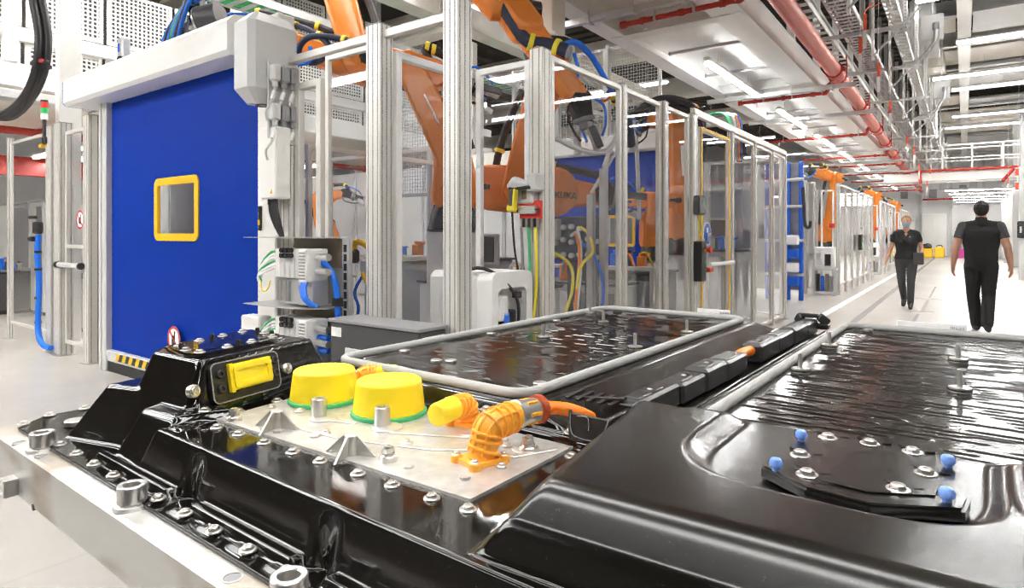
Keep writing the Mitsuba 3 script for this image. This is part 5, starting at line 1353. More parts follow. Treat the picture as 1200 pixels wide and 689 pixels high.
# ---------------------------------------------------------------- robots
def robot(label, S, E, W, F, base, up=False, sc=1.0, name_text=None, hose=True, plate=False, arm=1.0):
    """S shoulder, E elbow, W wrist, F tool end. base: ('floor', x, y) or ('hung', x, y, z)."""
    k = thing('industrial_robot', label, 'robot')
    S, E, W, F = V(*S), V(*E), V(*W), V(*F)
    ax = np.cross(E - S, W - E)
    ax = unit(ax) if np.linalg.norm(ax) > 1e-3 else V(1, 0, 0)
    ax = unit(V(ax[0], ax[1], 0)) if abs(ax[2]) < 0.8 else ax
    if ax @ V(0.55, -0.83, 0) < 0:
        ax = -ax
    r = 0.16 * sc
    if base[0] == 'floor':
        x, y = base[1:3]
        zt = S[2] - 0.42 * sc
        part(k, 'pedestal', G().box(x - 0.20 * sc, x + 0.20 * sc, y - 0.20 * sc, y + 0.20 * sc, 0, max(zt - 0.25 * sc, 0.05), 0.02), 'white_paint')
        part(k, 'base', G().lathe([(0.26 * sc, 0), (0.24 * sc, 0.1 * sc), (0.20 * sc, 0.25 * sc)], (x, y, zt - 0.25 * sc), n=24), 'black_plastic')
        part(k, 'turntable', G().link((x, y, zt + 0.08 * sc), tuple(S), ax, 0.22 * sc, 0.17 * sc, 0.16 * sc, 0.15 * sc).lathe([(0.22 * sc, 0), (0.23 * sc, 0.14 * sc), (0.2 * sc, 0.18 * sc)], (x, y, zt - 0.02), n=24), 'robot_orange')
    else:
        x, y, z = base[1:4]
        part(k, 'mount', G().box(x - 0.2, x + 0.2, y - 0.2, y + 0.2, z, z + 0.05, 0.01).box(x - 0.12, x + 0.12, y - 0.12, y + 0.12, z + 0.05, 8.1, 0.01), 'cream_paint')
        part(k, 'base', G().lathe([(0.20 * sc, -0.22 * sc), (0.24 * sc, -0.1 * sc), (0.25 * sc, 0)], (x, y, z), n=24), 'black_plastic')
        part(k, 'turntable', G().link((x, y, z - 0.28 * sc), tuple(S), ax, 0.20 * sc, 0.17 * sc, 0.15 * sc, 0.14 * sc), 'robot_orange')
    o1 = ax * 0.13 * sc
    la = part(k, 'lower_arm', G().link(S + o1, E + o1, ax, r, 0.125 * sc, 0.075 * sc), 'robot_orange', 40)
    part(k, 'joint_cover', G().cyl(S + o1, S + o1 + ax * 0.09 * sc, 0.115 * sc, 0.10 * sc, 24), 'robot_orange', 40)
    part(k, 'motor', G().cyl(S - ax * 0.30 * sc, S - ax * 0.05, 0.095 * sc, 0.11 * sc, 20), 'black_plastic', 40)
    part(k, 'motor', G().cyl(E - ax * 0.26 * sc, E + o1, 0.08 * sc, 0.10 * sc, 20), 'black_plastic', 40)
    if plate:
        m = S + (E - S) * 0.5 + o1 + ax * 0.076 * sc
        part(la, 'label_plate', G().bar(m - (E - S) * 0.16, m + (E - S) * 0.16, 0.085 * sc, 0.010), 'pure_white', False)
    d = unit(W - E)
    back = E - d * 0.24 * sc
    ua = part(k, 'upper_arm', G().link(back, E + d * 0.22 * sc * arm, ax, 0.13 * sc * arm, 0.14 * sc * arm, 0.11 * sc, 0.12 * sc).link(E + d * 0.1 * sc, W, ax, 0.125 * sc * arm, 0.085 * sc, 0.10 * sc, 0.08 * sc), 'robot_orange', 40)
    for s in (-0.06, 0.0, 0.06):
        part(k, 'wrist_motor', G().cyl(back + ax * s * 1.3 * sc, back - d * 0.20 * sc + ax * s * 1.5 * sc, 0.040 * sc, n=12), 'black_plastic', 40)
    part(k, 'wrist', G().link(W, W + (F - W) * 0.55, ax, 0.095 * sc, 0.075 * sc, 0.085 * sc, 0.07 * sc), 'black_plastic', 40)
    f = unit(F - W)
    gr = part(k, 'gripper', G().lathe([(0.10 * sc, 0), (0.10 * sc, 0.03), (0.06 * sc, 0.04), (0.06 * sc, 0.10 * sc)], F - f * 0.1 * sc, f, 18), 'mid_grey')
    a, u, _ = frame_to(f)
    for i in range(3):
        t = 0.6 + i * 2.1
        c = a * math.cos(t) + u * math.sin(t)
        part(gr, 'finger', G().bar(F + c * 0.09 * sc, F + c * 0.13 * sc + f * 0.20 * sc, 0.05 * sc, 0.06 * sc, 0.008), 'dark_grey_paint' if i % 2 else 'galvanised')
        part(gr, 'cylinder', G().cyl(F + c * 0.06 * sc - f * 0.04, F + c * 0.10 * sc + f * 0.08, 0.022 * sc, n=10), 'galvanised')
    for i in range(3):
        t = i * 2.0
        c = a * math.cos(t) + u * math.sin(t)
        part(gr, 'air_hose', G().tube([W + c * 0.10 * sc, W + f * 0.1 + c * 0.20 * sc, F + c * 0.18 * sc, F + f * 0.10 * sc + c * 0.12 * sc], 0.012 * sc, 7), 'blue_hose' if i < 2 else 'black_rubber', 60)
    if hose:
        n1 = unit(np.cross(ax, E - S)) * 0.2 * sc
        n1 = n1 if n1[2] > 0 or abs(n1[2]) < 0.05 else -n1
        up_ = V(0, 0, 0.16 * sc)
        pts = [S + n1, S + (E - S) * 0.5 + n1 * 1.25, E + n1 * 0.8 + up_ * 0.7, E + d * 0.3 * sc + up_ * 1.5, (E + W) / 2 + up_ * 1.5, W + up_ * 1.1, W + f * 0.12 + up_ * 0.3]
        h = part(k, 'energy_hose', G().tube(pts, 0.036 * sc, 12), 'black_rubber', 60)
        sp = spline(pts, 6)
        for i in (8, 14, 22, 30):
            dd = unit(sp[i + 1] - sp[i])
            part(h, 'clamp', G().lathe([(0.036 * sc, -0.02), (0.05 * sc, -0.018), (0.05 * sc, 0.018), (0.036 * sc, 0.02)], sp[i], dd, 14), 'lime_yellow')
    if name_text:
        m = meshkit.text_mesh(name_text, 0.058, 0.003, bold=True)
        v = np.array(m.vertices)
        v[:, 0] -= v[:, 0].mean()
        ex = unit(W - E)
        ex = ex if ex @ V(0.8, 0.59, 0) > 0 else -ex
        ey = unit(V(0, 0, 1) - ex * ex[2])
        nz = np.cross(ex, ey)
        c = E + (W - E) * 0.59 + nz * 0.1205 * sc - ey * 0.06
        part(ua, 'lettering', (c + v[:, :1] * ex + v[:, 1:2] * ey + v[:, 2:] * nz, np.array(m.faces)), 'black_plastic', False)
    return k


k = robot('orange robot arm hanging above the corner post with a thick navy hose over it', (-3.45, 4.05, 3.75), (-3.07, 4.20, 3.25), (-2.62, 4.54, 2.48), (-2.57, 4.58, 2.24), ('hung', -3.75, 4.0, 4.35), sc=0.95, hose=False)
k = part(k, 'dress_pack', G().box(-3.46, -3.38, 3.96, 4.04, 3.5, 3.6, 0.01), 'black_plastic', label='thick navy hose with yellow clamps arching over the arm')
pts = [(-3.42, 4.00, 3.55), (-3.16, 4.05, 3.36), (-3.02, 4.14, 3.12), (-2.92, 4.22, 2.96), (-2.78, 4.34, 2.92), (-2.64, 4.40, 2.86)]
part(k, 'sleeve', G().tube(pts, 0.060, 14), 'navy_sleeve', 60)
part(k, 'loop', G().tube([(-2.72, 4.36, 2.88), (-2.62, 4.46, 2.95), (-2.54, 4.60, 2.86), (-2.48, 4.75, 2.68), (-2.46, 4.86, 2.58)], 0.026, 10), 'blue_hose', 60)
part(k, 'sleeve', G().tube([(-2.47, 4.84, 2.60), (-2.47, 4.98, 2.50), (-2.49, 5.2, 2.38), (-2.55, 5.4, 2.2)], 0.045, 12), 'navy_sleeve', 60)
part(k, 'loop', G().tube([(-2.74, 4.38, 2.84), (-2.70, 4.42, 2.70), (-2.66, 4.46, 2.60), (-2.60, 4.50, 2.70), (-2.62, 4.46, 2.86)], 0.014, 8), 'blue_hose', 60)
part(k, 'loop', G().tube([(-2.46, 4.86, 2.58), (-2.50, 4.78, 2.50), (-2.56, 4.70, 2.52), (-2.60, 4.64, 2.58)], 0.010, 8), 'orange_cable', 60)
sp = spline(pts, 6)
for i in (5, 8, 19, 26):
    part(k, 'clamp', G().lathe([(0.058, -0.022), (0.074, -0.02), (0.074, 0.02), (0.058, 0.022)], sp[i], unit(sp[i + 1] - sp[i]), 18), 'lime_yellow')
for p in ((-2.465, 4.88, 2.575), (-2.468, 4.95, 2.53)):
    part(k, 'clamp', G().lathe([(0.042, -0.022), (0.056, -0.02), (0.056, 0.02), (0.042, 0.022)], p, unit(V(-0.02, 0.14, -0.1)), 18), 'lime_yellow')
robot('lettered orange robot arm right of the corner post, reaching towards the blue inner door', (-3.36, 5.12, 2.72), (-3.62, 5.02, 1.80), (-2.92, 5.50, 1.74), (-2.74, 5.62, 1.70), ('hung', -3.34, 5.2, 3.25), sc=1.05, name_text='KUKA', arm=1.65)
robot('standing orange robot arm with a white label plate between the double aisle posts', (-3.22, 8.36, 1.72), (-3.26, 8.30, 3.00), (-3.58, 8.02, 2.90), (-3.72, 7.93, 2.72), ('floor', -3.22, 8.5), sc=0.95, plate=True)
robot('orange robot arm reaching left in front of the blue inner door, beside the double post', (-3.35, 7.72, 1.55), (-3.30, 7.66, 1.80), (-3.62, 7.36, 1.80), (-3.78, 7.26, 1.72), ('floor', -3.35, 7.8), sc=0.8)
robot('orange robot with black elbow seen through the white framed recess screen', (-3.67, 4.13, 2.03), (-3.93, 3.85, 2.80), (-3.64, 4.14, 2.70), (-3.50, 4.28, 2.62), ('floor', -3.67, 4.17), sc=0.95, plate=True)
k_head = robot('orange robot above the blue door header with blue gripper hoses', (-5.20, 4.05, 4.00), (-4.74, 4.00, 2.96), (-5.55, 3.42, 3.32), (-5.88, 3.20, 3.36), ('hung', -5.35, 4.3, 4.6), sc=1.05)
# tooling behind the door header
k = part(k_head, 'gripper_tool', G().cyl((-5.95, 3.15, 3.36), (-6.02, 3.10, 3.37), 0.09, n=18), 'mid_grey', label='grey gripper tool with blue hoses and cables')
part(k, 'frame', G().box(-6.35, -5.75, 3.0, 3.2, 2.90, 2.96, 0.01).box(-6.10, -6.02, 3.05, 3.13, 2.96, 3.5, 0.01).box(-5.86, -5.76, 3.05, 3.15, 2.96, 3.30, 0.02), 'galvanised')
for i in range(14):
    x, z = -6.32 + i * 0.045, 3.02 + 0.11 * (i % 4)
    part(k, 'cylinder', G().cyl((x, 2.98 + 0.03 * (i % 3), z), (x + 0.03, 3.0, z + 0.20), 0.034, n=10).cyl((x + 0.03, 3.0, z + 0.20), (x + 0.035, 3.0, z + 0.28), 0.014, n=8), ('galvanised', 'black_plastic', 'light_grey_paint')[i % 3])
    part(k, 'clamp', G().box(x - 0.04, x + 0.04, 2.94, 3.02, z - 0.06, z + 0.03, 0.008), ('dark_grey_paint', 'mid_grey', 'black_plastic')[i % 3])
part(k, 'drum', G().cyl((-5.80, 2.98, 3.36), (-5.62, 3.08, 3.40), 0.13, n=20), 'dark_grey_paint')
part(k, 'drum_rim', G().lathe([(0.10, 0), (0.125, 0), (0.125, 0.02), (0.10, 0.02)], (-5.80, 2.975, 3.36), (-0.8, -0.5, -0.1), 20), 'zinc')
for i in range(7):
    part(k, 'hose', G().tube([(-6.28 + i * 0.07, 2.94, 3.00), (-6.36 + i * 0.05, 2.90, 3.22), (-6.2 + i * 0.06, 2.92, 3.42 + 0.03 * i), (-6.0 + i * 0.02, 2.98, 3.56), (-5.75, 3.1, 3.62 + 0.02 * i)], 0.020, 7), ('blue_hose', 'black_rubber', 'blue_hose', 'green_plastic', 'blue_hose', 'black_rubber', 'blue_hose')[i], 60)
for (x, z, m) in ((-6.2, 3.12, 'lime_yellow'), (-6.02, 3.00, 'hazard_yellow'), (-5.84, 3.06, 'lime_yellow'), (-5.95, 3.3, 'pure_white')):
    part(k, 'sensor', G().box(x - 0.02, x + 0.02, 2.95, 2.99, z, z + 0.04, 0.006), m)
k = thing('header_device', 'small grey sensor unit standing on the left end of the blue door header', 'sensor')
part(k, 'body', G().box(-6.66, -6.54, 2.60, 2.68, 2.96, 3.26, 0.015), 'galvanised')
part(k, 'connector', G().box(-6.70, -6.62, 2.58, 2.66, 2.96, 3.02, 0.01).cyl((-6.58, 2.60, 3.05), (-6.48, 2.60, 2.98), 0.03, n=10), 'black_plastic')
part(k, 'label', G().box(-6.63, -6.59, 2.597, 2.60, 3.12, 3.20), 'signal_blue', False)
k = part(k_head, 'dress_pack', G().box(-5.40, -5.32, 3.27, 3.33, 3.25, 3.33, 0.01), 'black_plastic', label='coiled navy and blue hose with yellow clamps')
part(k, 'hose', G().tube([(-5.35, 3.30, 3.30), (-5.0, 3.45, 3.28), (-4.75, 3.5, 3.17), (-4.62, 3.55, 3.02), (-4.80, 3.5, 2.92), (-4.95, 3.45, 3.02), (-4.80, 3.45, 3.14), (-4.5, 3.58, 3.10), (-4.30, 3.7, 2.96)], 0.028, 10), 'navy_sleeve', 60)
part(k, 'hose', G().tube([(-4.92, 3.42, 3.08), (-4.98, 3.40, 2.98), (-4.88, 3.42, 2.90), (-4.76, 3.45, 2.94), (-4.78, 3.45, 3.05)], 0.018, 8), 'blue_hose', 60)
for p in ((-5.0, 3.45, 3.28), (-4.72, 3.51, 3.15), (-4.48, 3.6, 3.09)):
    part(k, 'clamp', G().lathe([(0.03, -0.02), (0.044, -0.018), (0.044, 0.018), (0.03, 0.02)], p, (1, 0.2, -0.3), 14), 'lime_yellow')
# second blue door inside the cell
k = thing('inner_rolling_door', 'blue rolling door with a yellow framed window inside the robot cell', 'door')
cur = Polygon([(-5.6, 0.1), (-3.42, 0.1), (-3.42, 2.62), (-5.6, 2.62)], [rrect(-4.72, -4.14, 1.20, 1.62, 0.03)])
part(k, 'curtain', G().prism(cur, -0.004, 0.004, (0, 8.85, 0), (1, 0, 0), (0, 0, 1)), 'door_blue', False)
part(k, 'window_frame', G().prism(ring_poly(-4.76, -4.10, 1.16, 1.66, 0.06, 0.05), -0.012, 0.012, (0, 8.85, 0), (1, 0, 0), (0, 0, 1)), 'hazard_yellow', 30)
part(k, 'pane', (np.array([[-4.72, 8.85, 1.2], [-4.14, 8.85, 1.2], [-4.14, 8.85, 1.62], [-4.72, 8.85, 1.62]]), np.array([[0, 1, 2], [0, 2, 3]])), 'pane_clear', False)
part(k, 'header_box', G().box(-5.7, -3.3, 8.7, 9.05, 2.62, 2.90, 0.03), 'white_paint')
part(k, 'guide', G().box(-5.72, -5.6, 8.78, 8.92, 0, 2.62, 0.01), 'white_paint')
part(k, 'guide', G().box(-3.42, -3.32, 8.78, 8.92, 0, 2.62, 0.01), 'white_paint')
part(k, 'bottom_bar', G().box(-5.6, -3.42, 8.82, 8.88, 0.0, 0.1, 0.01), 'light_grey_paint')
# partitions behind the cell
for i in range(7):
    x1 = -5.75 - i * 1.02
    k = thing('rear_panel_wall', ('nearest' if i == 0 else 'next') + ' white wall panel of the partition behind the robot cell', 'partition', 'white partition panels behind the robot cell')
    part(k, 'sheet', G().box(x1 - 0.98, x1 - 0.02, 9.0, 9.04, 0.05, 2.7, 0.008), 'wall_white')
    part(k, 'edge_post', G().box(x1 - 1.0, x1 - 0.96, 8.97, 9.07, 0.0, 2.75), 'light_grey_paint', False)
for i in range(3):
    labels_ = ('left', 'middle', 'right')[i]
    k = thing('upper_mesh', 'grey wire mesh panel above the inner blue door, ' + labels_ + ' one of three', 'mesh panel')
    x0 = -6.6 + i * 0.95
    perforated(x0, x0 + 0.92, 2.95, 4.4, 9.1, 0.05, 'light_grey_paint', k, 'wire_grid', 0.006, 'y', 0.14)
    part(k, 'post', G().box(x0 - 0.02, x0 + 0.02, 9.06, 9.14, 0, 4.45), 'light_grey_paint', False)
k = thing('side_mesh', 'black wire mesh panel behind the left clear screens', 'mesh panel')
perforated(-8.2, -6.4, 2.0, 3.6, 7.6, 0.06, 'mid_grey', k, 'wire_grid', 0.006, 'y', 0.12)
part(k, 'post', G().box(-8.26, -8.2, 7.56, 7.64, 0, 3.65), 'white_paint', False)
part(k, 'post', G().box(-6.4, -6.28, 7.54, 7.66, 0, 4.4), 'white_paint', False)
part(k, 'shelf_plate', G().box(-6.28, -5.3, 7.4, 7.7, 2.3, 2.36).box(-6.28, -5.3, 7.55, 7.6, 2.36, 2.62), 'cream_paint', False)
# inner screens and machines
INX = ((-4.62, 3.3, -4.62, 5.2, 2.14, 'inner clear screen left of the standing robot, seen through the wide panel'), (-6.4, 4.9, -4.66, 4.9, 2.3, 'inner clear screen across the cell behind the left wide panel'), (-4.3, 6.3, -2.7, 6.3, 1.0, 'low inner screen across the cell in front of the inner blue door'))
for (a, b, c, d, z, lab) in INX:
    panel((a, b), (c, d), lab, 0.04, z, 0.045, mid=(1.1,) if z > 2 else None)
post(-4.62, 5.24, 'thin aluminium post at the corner of the inner clear screens', 0.08, h=2.4)
post(-5.5, 4.9, 'thin aluminium post in the middle of the rear inner clear screen', 0.08, h=2.4)


def machine(label, x0, x1, y0, y1, h, body='light_grey_paint', top='dark_grey_paint', name='machine_bench', screen=False, bits=6, seed=0):
    r = random.Random(seed)
    k = thing(name, label, 'machine')
    part(k, 'body', G().box(x0, x1, y0, y1, 0.06, h, 0.015), body)
    part(k, 'plinth', G().box(x0 + 0.03, x1 - 0.03, y0 + 0.03, y1 - 0.03, 0, 0.06), 'black_plastic', False)
    part(k, 'top_plate', G().box(x0 - 0.02, x1 + 0.02, y0 - 0.02, y1 + 0.02, h, h + 0.03, 0.006), top)
    part(k, 'door', G().box(x0 + 0.05, (x0 + x1) / 2 - 0.02, y0 - 0.012, y0, 0.12, h - 0.08, 0.005), 'white_paint')
    part(k, 'door', G().box((x0 + x1) / 2 + 0.02, x1 - 0.05, y0 - 0.012, y0, 0.12, h - 0.08, 0.005), 'mid_grey')
    mats = ('galvanised', 'black_plastic', 'dark_grey_paint', 'blue_hose', 'hazard_yellow', 'pure_white', 'robot_orange', 'mid_grey')
    for i in range(bits):
        x, y, s = r.uniform(x0 + 0.08, x1 - 0.12), r.uniform(y0 + 0.05, y1 - 0.1), r.uniform(0.05, 0.12)
        if i % 3 == 0:
            part(k, 'fixture', G().cyl((x, y, h + 0.03), (x, y, h + 0.03 + s * 2), s * 0.5, n=12).cyl((x, y, h + 0.03 + s * 2), (x, y, h + 0.05 + s * 2), s * 0.8, n=12), mats[r.randrange(8)])
        elif i % 3 == 1:
            part(k, 'block', G().box(x, x + s, y, y + s, h + 0.03, h + 0.03 + s * 1.6, 0.01).box(x + s * 0.2, x + s * 1.6, y + s * 0.2, y + s * 0.7, h + 0.03 + s * 1.6, h + 0.03 + s * 2.0, 0.008), mats[r.randrange(8)])
        else:
            part(k, 'cable', G().tube([(x, y, h + 0.03), (x + 0.05, y - 0.05, h + 0.2), (x + 0.15, y - 0.08, h + 0.22), (x + 0.22, y - 0.04, h + 0.04)], 0.014, 7), mats[r.randrange(8)], 60)
    if screen:
        x = (x0 + x1) / 2
        s = part(k, 'screen_case', G().box(x - 0.2, x + 0.2, y0 + 0.1, y0 + 0.16, h + 0.2, h + 0.5, 0.012), 'light_grey_paint')
        part(s, 'display', G().box(x - 0.17, x + 0.17, y0 + 0.095, y0 + 0.1, h + 0.23, h + 0.47), 'dark_grey_paint', False)
        part(s, 'stand', G().cyl((x, y0 + 0.13, h), (x, y0 + 0.13, h + 0.2), 0.02, n=10), 'mid_grey')
    return k


machine('low grey machine bench with dark top below the lettered robot', -3.9, -2.85, 5.75, 6.2, 0.82, bits=5, seed=3)
machine('grey machine bench with fixtures behind the recess screen', -4.5, -3.05, 4.55, 4.95, 0.86, 'white_paint', bits=10, seed=4, screen=True)
machine('long dark machine table behind the left wide clear panel', -6.2, -4.8, 5.3, 6.6, 1.02, 'mid_grey', bits=9, seed=5)
machine('white machine cabinet with fixtures left behind the inner screen', -6.5, -5.2, 3.6, 4.3, 0.9, 'white_paint', 'galvanised', bits=8, seed=6)
machine('white machine enclosure behind the yellow framed window of the blue door', -8.1, -6.7, 3.45, 4.1, 2.15, 'pure_white', 'light_grey_paint', bits=3, seed=14)
machine('grey control desk with a screen beside the inner blue door', -3.2, -2.7, 9.3, 10.2, 1.1, bits=4, seed=7, screen=True)
machine('dark machine block in the gap left of the yellow edged door', -3.6, -2.8, 6.6, 7.2, 0.9, 'dark_grey_paint', bits=6, seed=8)
machine('tall pale control cabinet beyond the far left clear screen', -12.9, -12.3, 3.7, 4.2, 1.9, 'white_paint', 'light_grey_paint', bits=0, seed=9)
machine('dark machine table standing beyond the far left clear screen', -14.6, -13.1, 3.2, 4.0, 0.7, 'dark_grey_paint', bits=9, seed=10)
machine('grey machine block behind the narrow screen door left of the blue door', -10.8, -9.7, 3.4, 3.95, 0.75, 'mid_grey', bits=9, seed=11)
machine('white machine housing far behind the far left screen', -20.5, -18.2, 5.2, 7.0, 2.1, 'white_paint', 'light_grey_paint', bits=0, seed=12)
machine('long pale machine housing far behind the left screen posts', -17.0, -14.8, 9.4, 12.5, 1.9, 'light_grey_paint', 'white_paint', bits=0, seed=13)
k = thing('gantry_beam', 'yellow gantry beam far behind the left screen', 'beam')
part(k, 'beam', G().box(-18.0, -15.5, 7.5, 7.7, 2.35, 2.55, 0.02), 'hazard_yellow')
for x in (-17.9, -15.6):
    part(k, 'leg', G().box(x - 0.07, x + 0.07, 7.53, 7.67, 0, 2.35, 0.01), 'light_grey_paint')
robot('small orange robot seen far through the narrow screen right of the blue door', (-10.6, 8.0, 1.6), (-10.7, 8.0, 2.1), (-10.2, 8.2, 2.2), (-9.95, 8.3, 2.1), ('floor', -10.6, 8.1), sc=0.9)
# yellow manual gripper on a stand
k = thing('teach_handle', 'yellow and black handling tool hanging behind the left wide clear panel', 'tool')
part(k, 'arch', G().tube([(-4.36, 3.6, 1.18), (-4.34, 3.6, 1.28), (-4.22, 3.6, 1.27), (-4.13, 3.6, 1.20), (-4.12, 3.6, 1.14)], 0.028, 8), 'hazard_yellow', 60)
part(k, 'grip', G().box(-4.42, -4.30, 3.57, 3.63, 1.10, 1.22, 0.02), 'black_plastic')
part(k, 'body', G().box(-4.25, -4.10, 3.56, 3.64, 1.02, 1.14, 0.02), 'light_grey_paint')
part(k, 'claw', G().bar((-4.22, 3.6, 1.03), (-4.15, 3.6, 0.93), 0.09, 0.06, 0.02), 'hazard_yellow')
part(k, 'stand', G().cyl((-4.17, 3.6, 0.0), (-4.17, 3.6, 1.02), 0.03, n=10), 'galvanised')
part(k, 'hose', G().tube([(-4.2, 3.57, 1.0), (-4.3, 3.56, 0.85), (-4.25, 3.56, 0.7), (-4.33, 3.56, 0.45), (-4.25, 3.56, 0.1)], 0.014, 7), 'signal_blue', 60)
# clamping fixture in front of the lettered robot
k = thing('clamping_fixture', 'black fixture plate with white round buttons and coloured hoses below the lettered robot', 'fixture')
part(k, 'plate', G().box(-3.18, -2.66, 5.02, 5.06, 1.10, 1.52, 0.01), 'navy_sleeve')
part(k, 'stand', G().box(-3.05, -2.95, 5.06, 5.16, 0.0, 1.3, 0.01).box(-2.86, -2.76, 5.06, 5.16, 0.0, 1.3, 0.01), 'dark_grey_paint')
r = random.Random(3)
for i in range(16):
    x, z = -3.14 + (i % 6) * 0.088, 1.16 + (i // 6) * 0.13 + r.uniform(-0.02, 0.02)
    part(k, 'button', G().cyl((x, 4.98, z), (x, 5.02, z), 0.024, n=12), 'pure_white' if i % 4 else 'zinc')
part(k, 'valve', G().box(-3.22, -3.08, 4.92, 5.02, 1.30, 1.50, 0.015), 'light_grey_paint')
for i, (m, pts) in enumerate((('lime_yellow', [(-2.72, 4.25, 1.22), (-2.62, 4.40, 1.10), (-2.60, 4.40, 0.9), (-2.62, 4.32, 0.7), (-2.66, 4.25, 0.35), (-2.7, 4.22, 0.02)]),
                              ('orange_cable', [(-2.86, 4.9, 1.36), (-2.74, 4.75, 1.26), (-2.66, 4.62, 1.1), (-2.62, 4.50, 0.85), (-2.62, 4.46, 0.5), (-2.62, 4.45, 0.02)]),
                              ('blue_hose', [(-2.90, 4.98, 1.30), (-2.72, 4.90, 1.22), (-2.62, 4.88, 1.08), (-2.58, 4.90, 0.9), (-2.58, 4.88, 0.7), (-2.60, 4.85, 0.4), (-2.62, 4.8, 0.02)]),
                              ('pure_white', [(-2.95, 4.97, 1.34), (-2.80, 4.85, 1.36), (-2.72, 4.75, 1.1), (-2.68, 4.6, 0.6), (-2.66, 4.5, 0.02)]),
                              ('lime_yellow', [(-2.85, 4.97, 1.42), (-2.72, 4.90, 1.35), (-2.62, 4.78, 1.2), (-2.62, 4.6, 1.1), (-2.62, 4.52, 0.95), (-2.66, 4.48, 0.3)]))):
    part(k, 'hose', G().tube(pts, 0.014, 8), m, 60)
for i, (pts, lab) in enumerate((([(-2.6, 4.95, 1.95), (-2.58, 5.15, 2.25), (-2.55, 5.35, 2.36), (-2.55, 5.5, 2.25), (-2.58, 5.62, 1.95), (-2.6, 5.7, 1.5)], 'white hose arching behind the clear screen left of the double post'),
                                ([(-2.55, 3.9, 2.12), (-2.5, 4.3, 2.04), (-2.5, 4.7, 2.05), (-2.55, 5.1, 2.2)], 'white hose sagging behind the large clear screen'),
                                ([(-2.7, 4.9, 1.72), (-2.6, 5.0, 1.95), (-2.52, 5.12, 2.18), (-2.5, 5.2, 2.3)], 'straight white air line rising behind the large clear screen'))):
    k = thing('white_hose', lab, 'hose')
    part(k, 'hose', G().tube(pts, 0.020 if i < 2 else 0.016, 10), 'pure_white', 60)
    part(k, 'holder', G().box(pts[0][0] - 0.03, pts[0][0] + 0.03, pts[0][1] - 0.03, pts[0][1] + 0.03, 0.0, pts[0][2] - 0.01), 'galvanised', False)
k = thing('cable_bundle', 'green, grey and orange cables hanging down from the platform above the screens', 'cable')
for i, m in enumerate(('green_plastic', 'green_plastic', 'mid_grey', 'light_grey_paint', 'mid_grey', 'orange_cable', 'signal_blue')):
    x, y = -3.00 + i * 0.022, 9.9 + i * 0.03
    part(k, 'cable', G().tube([(x - 0.7, y, 3.20), (x - 0.3, y, 3.28), (x - 0.08, y, 3.26), (x, y, 3.1), (x + 0.01, y, 2.9), (x, y, 2.5)], 0.020, 8), m, 60)
part(k, 'guide', G().box(-3.75, -3.0, 9.95, 10.0, 3.12, 3.16).box(-3.75, -3.70, 9.95, 10.0, 0, 3.12), 'light_grey_paint', False)
k = thing('curved_hoses', 'two thick black hoses curving over the aisle screen above the standing robot', 'hose')
for i in range(2):
    part(k, 'hose', G().tube([(-3.5, 7.4 + i * 0.15, 2.90), (-3.2, 7.6 + i * 0.15, 3.10 - i * 0.08), (-2.95, 7.85 + i * 0.1, 3.08 - i * 0.08), (-2.82, 8.0 + i * 0.1, 2.9), (-2.80, 8.05 + i * 0.1, 2.6), (-2.80, 8.05, 2.2)], 0.05, 10), 'black_rubber', 60)
part(k, 'bracket', G().box(-2.86, -2.74, 7.98, 8.2, 0.0, 2.3, 0.01), 'light_grey_paint')

# ---------------------------------------------------------------- the farther cells
k = thing('blue_machine', 'blue and grey machine frame in the gap beyond the near cell', 'machine')
part(k, 'back', G().box(-3.9, -2.75, 13.9, 13.95, 0.2, 2.85), 'mid_grey', False)
for x in (-3.35, -2.95, -2.70):
    part(k, 'column', G().box(x - 0.04, x + 0.04, 13.7, 13.8, 0, 2.85, 0.01), 'signal_blue')
for z in (0.5, 1.2, 1.9, 2.45):
    part(k, 'rail', G().box(-3.4, -2.65, 13.68, 13.76, z, z + 0.06, 0.01), 'light_grey_paint')
for i in range(4):
    part(k, 'unit', G().box(-3.0 + 0.05 * (i % 2), -2.72, 13.55, 13.68, 0.3 + i * 0.28, 0.5 + i * 0.28, 0.02), 'pure_white' if i % 2 else 'signal_blue')
part(k, 'hook', G().tube([(-2.62, 13.5, 2.3), (-2.6, 13.5, 1.9), (-2.58, 13.5, 1.55), (-2.5, 13.5, 1.5), (-2.48, 13.5, 1.62)], 0.03, 8), 'black_rubber', 60)
CELL = ((15.5, 'second', 6, 1.05), (24.2, 'third', 4, 1.35), (32.5, 'fourth', 4, 1.3))
